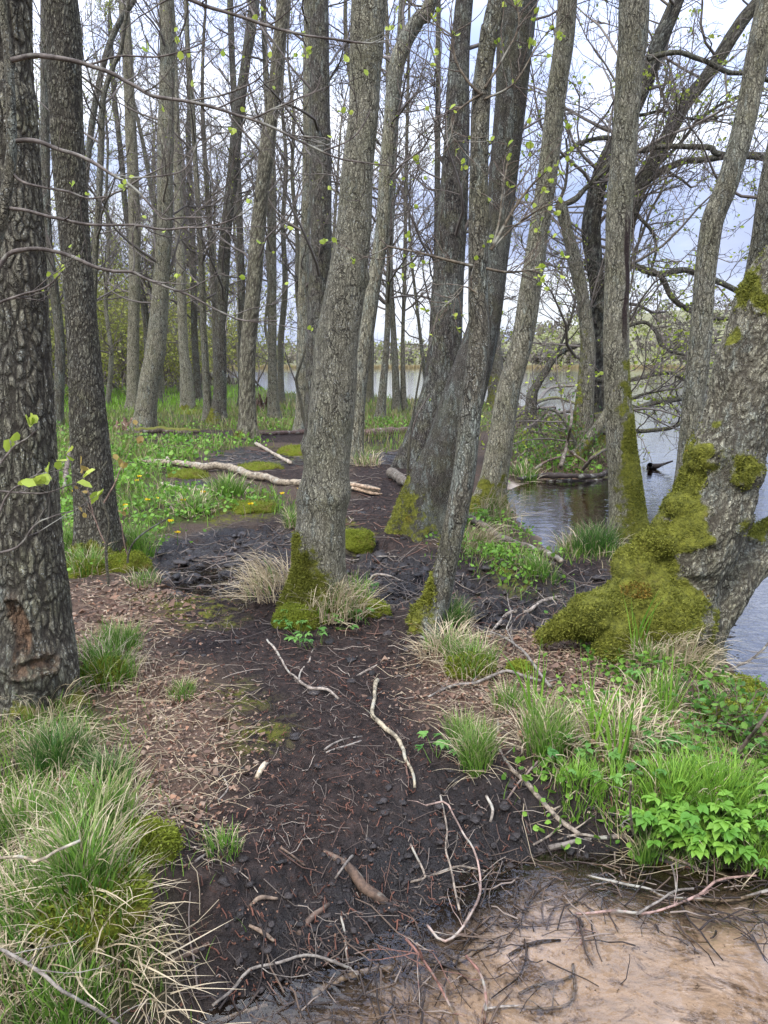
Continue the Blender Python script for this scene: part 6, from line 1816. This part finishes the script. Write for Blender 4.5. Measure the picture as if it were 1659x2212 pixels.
# brambles: low leafy shrubs with thin stems on the right bank and the spit
def bramble(x, y, label, h=.3, n=10, lp=.35, ls=.03, sp=1.):
    rng = np.random.default_rng(int(x + 2 * y))
    cc = gp(x, y)
    t = thing('bramble', label, 'shrub', cc)
    a = rng.uniform(0, 6.28, n); el = rng.uniform(.3, 1.3, n)
    D = np.stack([np.cos(a) * np.cos(el), np.sin(a) * np.cos(el), np.sin(el)], 1)
    Ls = h * rng.uniform(.6, 1.3, n)
    P0 = grow(np.stack([rng.normal(size=n) * .15 * sp * h, rng.normal(size=n) * .15 * sp * h, np.zeros(n)], 1), D, Ls, 8, rng, .2, .0, .15)
    P1, L1, r1 = shoots(P0, Ls, np.full(n, .004), 5, .2, .5, rng, 6, .9, .22, 0.02)
    link('stems', twig_mesh([(P0, taper(np.full(n, .0035 * max(1, h * 2)), .002, 8)), (P1, taper(np.full(len(P1), .002 * max(1, h * 2)), .001, 6))], np.array([.12, .085, .06]), rng, 'stems'), t)
    link('leaves', leaf_mesh(np.concatenate([P0[:, :6], P1]), lp, ls, (.05, .14, .025), (.17, .30, .05), rng, width=.8), t)
bramble(1560, 1575, 'dark leafed bramble under the lake edge moss cushions', .22, 14, .5, .030)
bramble(1600, 1600, 'low bramble at the right edge above the bright clump', .2, 12, .5, .028)
bramble(1525, 1535, 'small bramble at the bank below the great mossy tree', .18, 10, .5, .026)
bramble(1230, 985, 'leafy bush hanging over the undercut of the spit', .9, 26, .30, .06)
bramble(1175, 930, 'thin leafy bush on top of the spit', .8, 20, .25, .06)
bramble(1290, 1000, 'leafy bush at the water tip of the spit', .8, 22, .30, .06)
bramble(1140, 1010, 'low green bush at the near edge of the spit', .45, 14, .4, .05)
# ------------------------------------------------------------------ young trees in front
def px_path(pts, Y):
    """picture points at distances Y (or per-point fourth value)"""
    rows = []
    for q in pts:
        yy = Y if len(q) < 4 else q[3]
        p = at_y(q[0], q[1], yy)
        rows.append([*p, q[2] * depth(p) / FPX / 2])
    return np.array(rows)
def bud_leaves(mb, pts, dirs, rng, size=.03, n=3, prob=1.0, col=((.26, .36, .04), (.46, .53, .09))):
    P, D = [], []
    for p, d in zip(pts, dirs):
        if rng.random() > prob:
            continue
        for q in range(rng.integers(1, n + 1)):
            P.append(p); D.append(d * .6 + rng.normal(size=3) * .7 + np.array([0, 0, .5]))
    if not P:
        return 0
    P, D = np.array(P), np.array(D)
    s = size * rng.uniform(.5, 1.3, len(P))
    v, q = leaves(P, D, s, .8, rng, .35)
    c = np.asarray(col[0]) + (np.asarray(col[1]) - np.asarray(col[0])) * rng.random((len(P), 1))
    mb.add(v, q, col=np.repeat(c, 6, axis=0))
    return len(P)
def shoot_tree(name, label, cat, stem, branches, Y, seed, stemcol=(.15, .12, .09), bcol=(.155, .130, .110), leafsize=.03, tw=5, leafprob=.5, ground=None, lcol=None):
    rng = np.random.default_rng(seed)
    rows = px_path(stem, Y)
    base = rows[0, :3].copy()
    if ground is not None:
        base = np.array(ground, float)
        rows = np.concatenate([[[*base - [0, 0, .1], rows[0, 3] * 1.3]], rows])
    t = thing(name, label, cat, base)
    C = catmull(rows, 60)
    f, Q, dirs, ck, P, r = trunk_shape(C, 60, 12, seed, 0, 5, 0, .1, -50)
    o = link('stem', mesh('stem', f - base, Q, None, [M_BARK], True, {'crack': ck, 'moss': np.zeros(len(f)), 'scar': np.zeros(len(f)), 'wound': np.zeros(len(f))}), t)
    o['tone'], o['plates'] = .3, 120.
    for b, pts in enumerate(branches):
        R_ = px_path(pts, Y)
        C = catmull(R_, 14 * len(pts))
        C[:, :3] += .0035 * np.stack([fbm(C[:, :3] * 14, 2, seed + k) for k in range(3)], 1)
        mb = MB()
        v, q, tt = tube(C[:, :3], C[:, 3], 7)
        mb.add(v, q, tt, col=np.tile(np.asarray(bcol), (len(v), 1)) * (1 + .3 * fbm(v * 20, 3, 2))[:, None], moss=np.zeros(len(v)))
        L = np.linalg.norm(np.diff(C[:, :3], axis=0), axis=1).sum()
        m = int(tw * L / .5) + 1
        idx = (len(C) * rng.uniform(.2, .98, m)).astype(int)
        Tn = frames(C[:, :3])[0]
        D = Tn[idx] + rng.normal(size=(m, 3)) * .55
        D[:, 2] += .25
        Ls = rng.uniform(.06, .28, m)
        P0 = grow(C[idx, :3], D, Ls, 8, rng, .16, .03)
        Vt, Qt = tubes(P0, taper(np.minimum(C[idx, 3] * .6, .0026), .0009, 8), 4)
        mb.add(Vt, Qt, col=np.tile(np.asarray(bcol) * .9, (len(Vt), 1)), moss=np.zeros(len(Vt)))
        P1, L1, r1 = shoots(P0, Ls, np.full(m, .001), 2, .4, .5, rng, 5, .8, .2)
        Vt, Qt = tubes(P1, np.tile(np.linspace(.0012, .0007, 5), (len(P1), 1)), 3)
        mb.add(Vt, Qt, col=np.tile(np.asarray(bcol) * .9, (len(Vt), 1)), moss=np.zeros(len(Vt)))
        bo = link('branch', mb.mesh('branch', M_STICK, base), t)
        lb = MB()
        pts_ = np.concatenate([P0[:, -1], P1[:, -1], C[-1:, :3]])
        ds = np.concatenate([P0[:, -1] - P0[:, -2], P1[:, -1] - P1[:, -2], Tn[-1:]])
        ds = ds / (np.linalg.norm(ds, axis=1, keepdims=True) + 1e-9)
        kw = {} if lcol is None else dict(col=lcol)
        if bud_leaves(lb, pts_, ds, rng, leafsize, 2, leafprob, **kw):
            link('leaves', lb.mesh('leaves', M_LEAF, base), bo)
    return t
SY = 2.1
shoot_tree('alder_sapling', 'young alder at the left edge with long bare branches arching across the view', 'sapling',
    [(-60, 900, 26), (-40, 640, 25), (0, 495, 24), (10, 440, 24), (20, 375, 23), (26, 320, 22), (25, 260, 21), (21, 170, 20), (16, 100, 18), (6, 20, 17), (-8, -150, 15), (-10, -400, 12)],
    [[(24, 130, 12), (75, 121, 11), (140, 127, 10), (200, 143, 9), (240, 158, 9), (280, 180, 8), (330, 205, 8), (390, 217, 7), (440, 227, 7), (500, 245, 6), (560, 265, 6), (610, 285, 5), (640, 300, 5), (680, 318, 5), (730, 340, 4), (790, 352, 3), (835, 357, 3)],
     [(28, 304, 10), (70, 303, 10), (120, 320, 9), (170, 335, 8), (200, 350, 8), (240, 375, 7), (280, 400, 6), (310, 425, 5), (340, 460, 4), (355, 473, 4), (390, 471, 4), (450, 470, 3)],
     [(18, 450, 8), (60, 455, 7), (120, 470, 7), (200, 485, 6), (290, 487, 5), (350, 495, 5), (400, 493, 4), (445, 490, 4), (500, 475, 3), (545, 448, 3)],
     [(-20, 600, 11), (0, 575, 11), (15, 553, 10), (40, 542, 10), (90, 538, 9), (140, 548, 9), (200, 575, 8), (240, 585, 7), (285, 588, 7), (310, 600, 6), (360, 620, 5), (400, 635, 5), (440, 655, 4), (480, 675, 4), (520, 690, 3), (600, 694, 3)],
     [(22, 365, 6), (45, 390, 6), (90, 403, 5), (140, 412, 5), (190, 427, 4), (232, 424, 3)],
     [(-8, -150, 11), (120, -130, 11), (280, -60, 10), (415, 0, 9), (450, 15, 8), (500, 30, 7), (560, 50, 7), (610, 65, 6), (680, 80, 5), (740, 88, 5), (790, 93, 4), (832, 91, 3)],
     [(-20, 668, 6), (0, 655, 6), (50, 635, 5), (100, 620, 4), (136, 584, 3)],
     [(190, 141, 5), (260, 121, 4), (340, 122, 4), (410, 105, 3), (444, 88, 3)],
     [(405, 220, 4), (470, 208, 4), (510, 195, 4), (560, 168, 3), (584, 128, 3)],
     [(545, 258, 5), (590, 236, 4), (640, 215, 4), (680, 198, 3), (694, 165, 3)],
     [(700, 325, 4), (760, 300, 3), (790, 262, 3), (802, 236, 2)],
     [(270, 385, 4), (350, 380, 3), (400, 365, 3), (425, 310, 3), (440, 296, 2)]], SY, 61, tw=5, leafprob=.34, leafsize=.017, ground=[-1.22, 2.12, H1(-1.22, 2.12)])
shoot_tree('twiggy_sapling', 'low thin twigs with a few fresh leaves in front of the broad fissured trunk', 'sapling',
    [(-45, 1500, 8), (-30, 1250, 8), (-15, 1100, 7), (-5, 1000, 6)],
    [[(-20, 1150, 6), (20, 1065, 5), (60, 1040, 4), (90, 1015, 3)], [(-24, 1200, 6), (40, 1180, 5), (75, 1135, 4), (110, 1118, 3), (165, 1100, 2)], [(-5, 1010, 5), (30, 965, 5), (60, 945, 4), (82, 925, 4)], [(-10, 1060, 5), (60, 1065, 4), (110, 1062, 3), (165, 1042, 2)]],
    2.6, 62, tw=3, leafprob=.55, leafsize=.045, ground=[-1.45, 2.6, H1(-1.45, 2.6)])
g1 = gp(234, 1268)
shoot_tree('red_sapling', 'thin reddish sapling with small bronze leaves before the second rough trunk', 'sapling',
    [(234, 1258, 6), (229, 1190, 6), (236, 1130, 6), (222, 1085, 5), (213, 1050, 5), (216, 1020, 5), (232, 996, 4)],
    [[(222, 1090, 4), (245, 1050, 3), (262, 1010, 3)], [(229, 1180, 3), (205, 1120, 3), (190, 1060, 2)]], g1[1], 63, bcol=(.30, .20, .15), tw=3, leafprob=.8, leafsize=.055, ground=g1, lcol=((.25, .17, .05), (.40, .30, .08)))
g2 = gp(275, 1235)
shoot_tree('red_sapling', 'brown sapling bending right over the moss mound by the black hollow', 'sapling',
    [(276, 1232, 5), (277, 1200, 5), (290, 1170, 4), (320, 1145, 4), (365, 1118, 3)], [[(277, 1205, 3), (268, 1170, 3), (262, 1130, 2)]], g2[1], 64, bcol=(.22, .15, .11), tw=3, leafprob=.6, leafsize=.05, ground=g2, lcol=((.25, .17, .05), (.40, .30, .08)))
g3 = gp(648, 935)
shoot_tree('thin_sapling', 'slim grey sapling leaning beside the grey trunk half hidden left of centre', 'sapling',
    [(668, 935, 8), (655, 900, 8), (648, 860, 7), (640, 820, 6), (652, 780, 5), (664, 740, 4)], [[(645, 840, 4), (625, 790, 3), (610, 740, 3)]], gp(668, 940)[1], 65, tw=3, leafprob=.3, ground=gp(668, 940))
g4 = gp(872, 1110)
shoot_tree('thin_sapling', 'thin stem standing left of the massive leaning trunk', 'sapling',
    [(858, 1118, 8), (878, 1060, 7), (882, 1000, 6), (886, 940, 6), (898, 860, 5), (915, 760, 4)], [[(884, 960, 4), (900, 900, 3), (930, 850, 3)]], gp(866, 1122)[1], 66, tw=2, leafprob=.3, ground=gp(862, 1122))

# leafy shoots on the slim speckled trunk
def leafy_shoots(label, starts, Y, seed, parent):
    rng = np.random.default_rng(seed)
    base = np.array(parent.location)
    for pts in starts:
        R_ = px_path(pts, Y)
        C = catmull(R_, 12 * len(pts))
        mb = MB()
        v, q, tt = tube(C[:, :3], C[:, 3], 6)
        mb.add(v, q, tt, col=np.tile([.15, .12, .08], (len(v), 1)), moss=np.zeros(len(v)))
        m = 12
        idx = (len(C) * rng.uniform(.25, .98, m)).astype(int)
        Tn = frames(C[:, :3])[0]
        D = Tn[idx] + rng.normal(size=(m, 3)) * .7
        Ls = rng.uniform(.12, .5, m)
        P0 = grow(C[idx, :3], D, Ls, 8, rng, .18, .03)
        Vt, Qt = tubes(P0, taper(np.full(m, .003), .0012, 8), 4)
        mb.add(Vt, Qt, col=np.tile([.16, .12, .09], (len(Vt), 1)), moss=np.zeros(len(Vt)))
        bo = link('shoot', mb.mesh('shoot', M_STICK, base), parent)
        lb = MB()
        pp = np.concatenate([P0[:, 4], P0[:, 6], P0[:, -1], C[-3:, :3]])
        dd = np.concatenate([P0[:, 5] - P0[:, 4], P0[:, 6] - P0[:, 5], P0[:, -1] - P0[:, -2], Tn[-3:]])
        dd = dd / (np.linalg.norm(dd, axis=1, keepdims=True) + 1e-9)
        bud_leaves(lb, pp, dd, rng, .030, 4, .40)
        link('leaves', lb.mesh('leaves', M_LEAF, base), bo)
slim = [o for o in bpy.data.objects if o.get('label', '').startswith('slim speckled')][0]
SLY = slim.location.y
leafy_shoots('', [[(1060, 540, 9), (1080, 505, 8), (1105, 460, 6), (1140, 410, 5), (1180, 370, 3)], [(1062, 538, 6), (1078, 480, 5), (1085, 420, 4), (1098, 340, 3)], [(1065, 535, 5), (1110, 490, 4), (1160, 455, 3), (1215, 430, 2)],
     [(1040, 205, 8), (1010, 175, 6), (985, 130, 5), (975, 70, 3)], [(1044, 200, 6), (1000, 230, 4), (975, 260, 3), (985, 330, 2)], [(1048, 190, 6), (1090, 120, 5), (1120, 60, 4), (1115, 0, 3)], [(1046, 215, 5), (1110, 180, 4), (1160, 100, 3), (1190, 60, 2)],
     [(1050, 580, 6), (1100, 588, 5), (1170, 580, 3)], [(1022, 575, 7), (960, 560, 6), (900, 545, 5), (835, 532, 4)], [(1040, 640, 5), (1000, 620, 3), (965, 660, 2)]], SLY - .05, 71, slim)
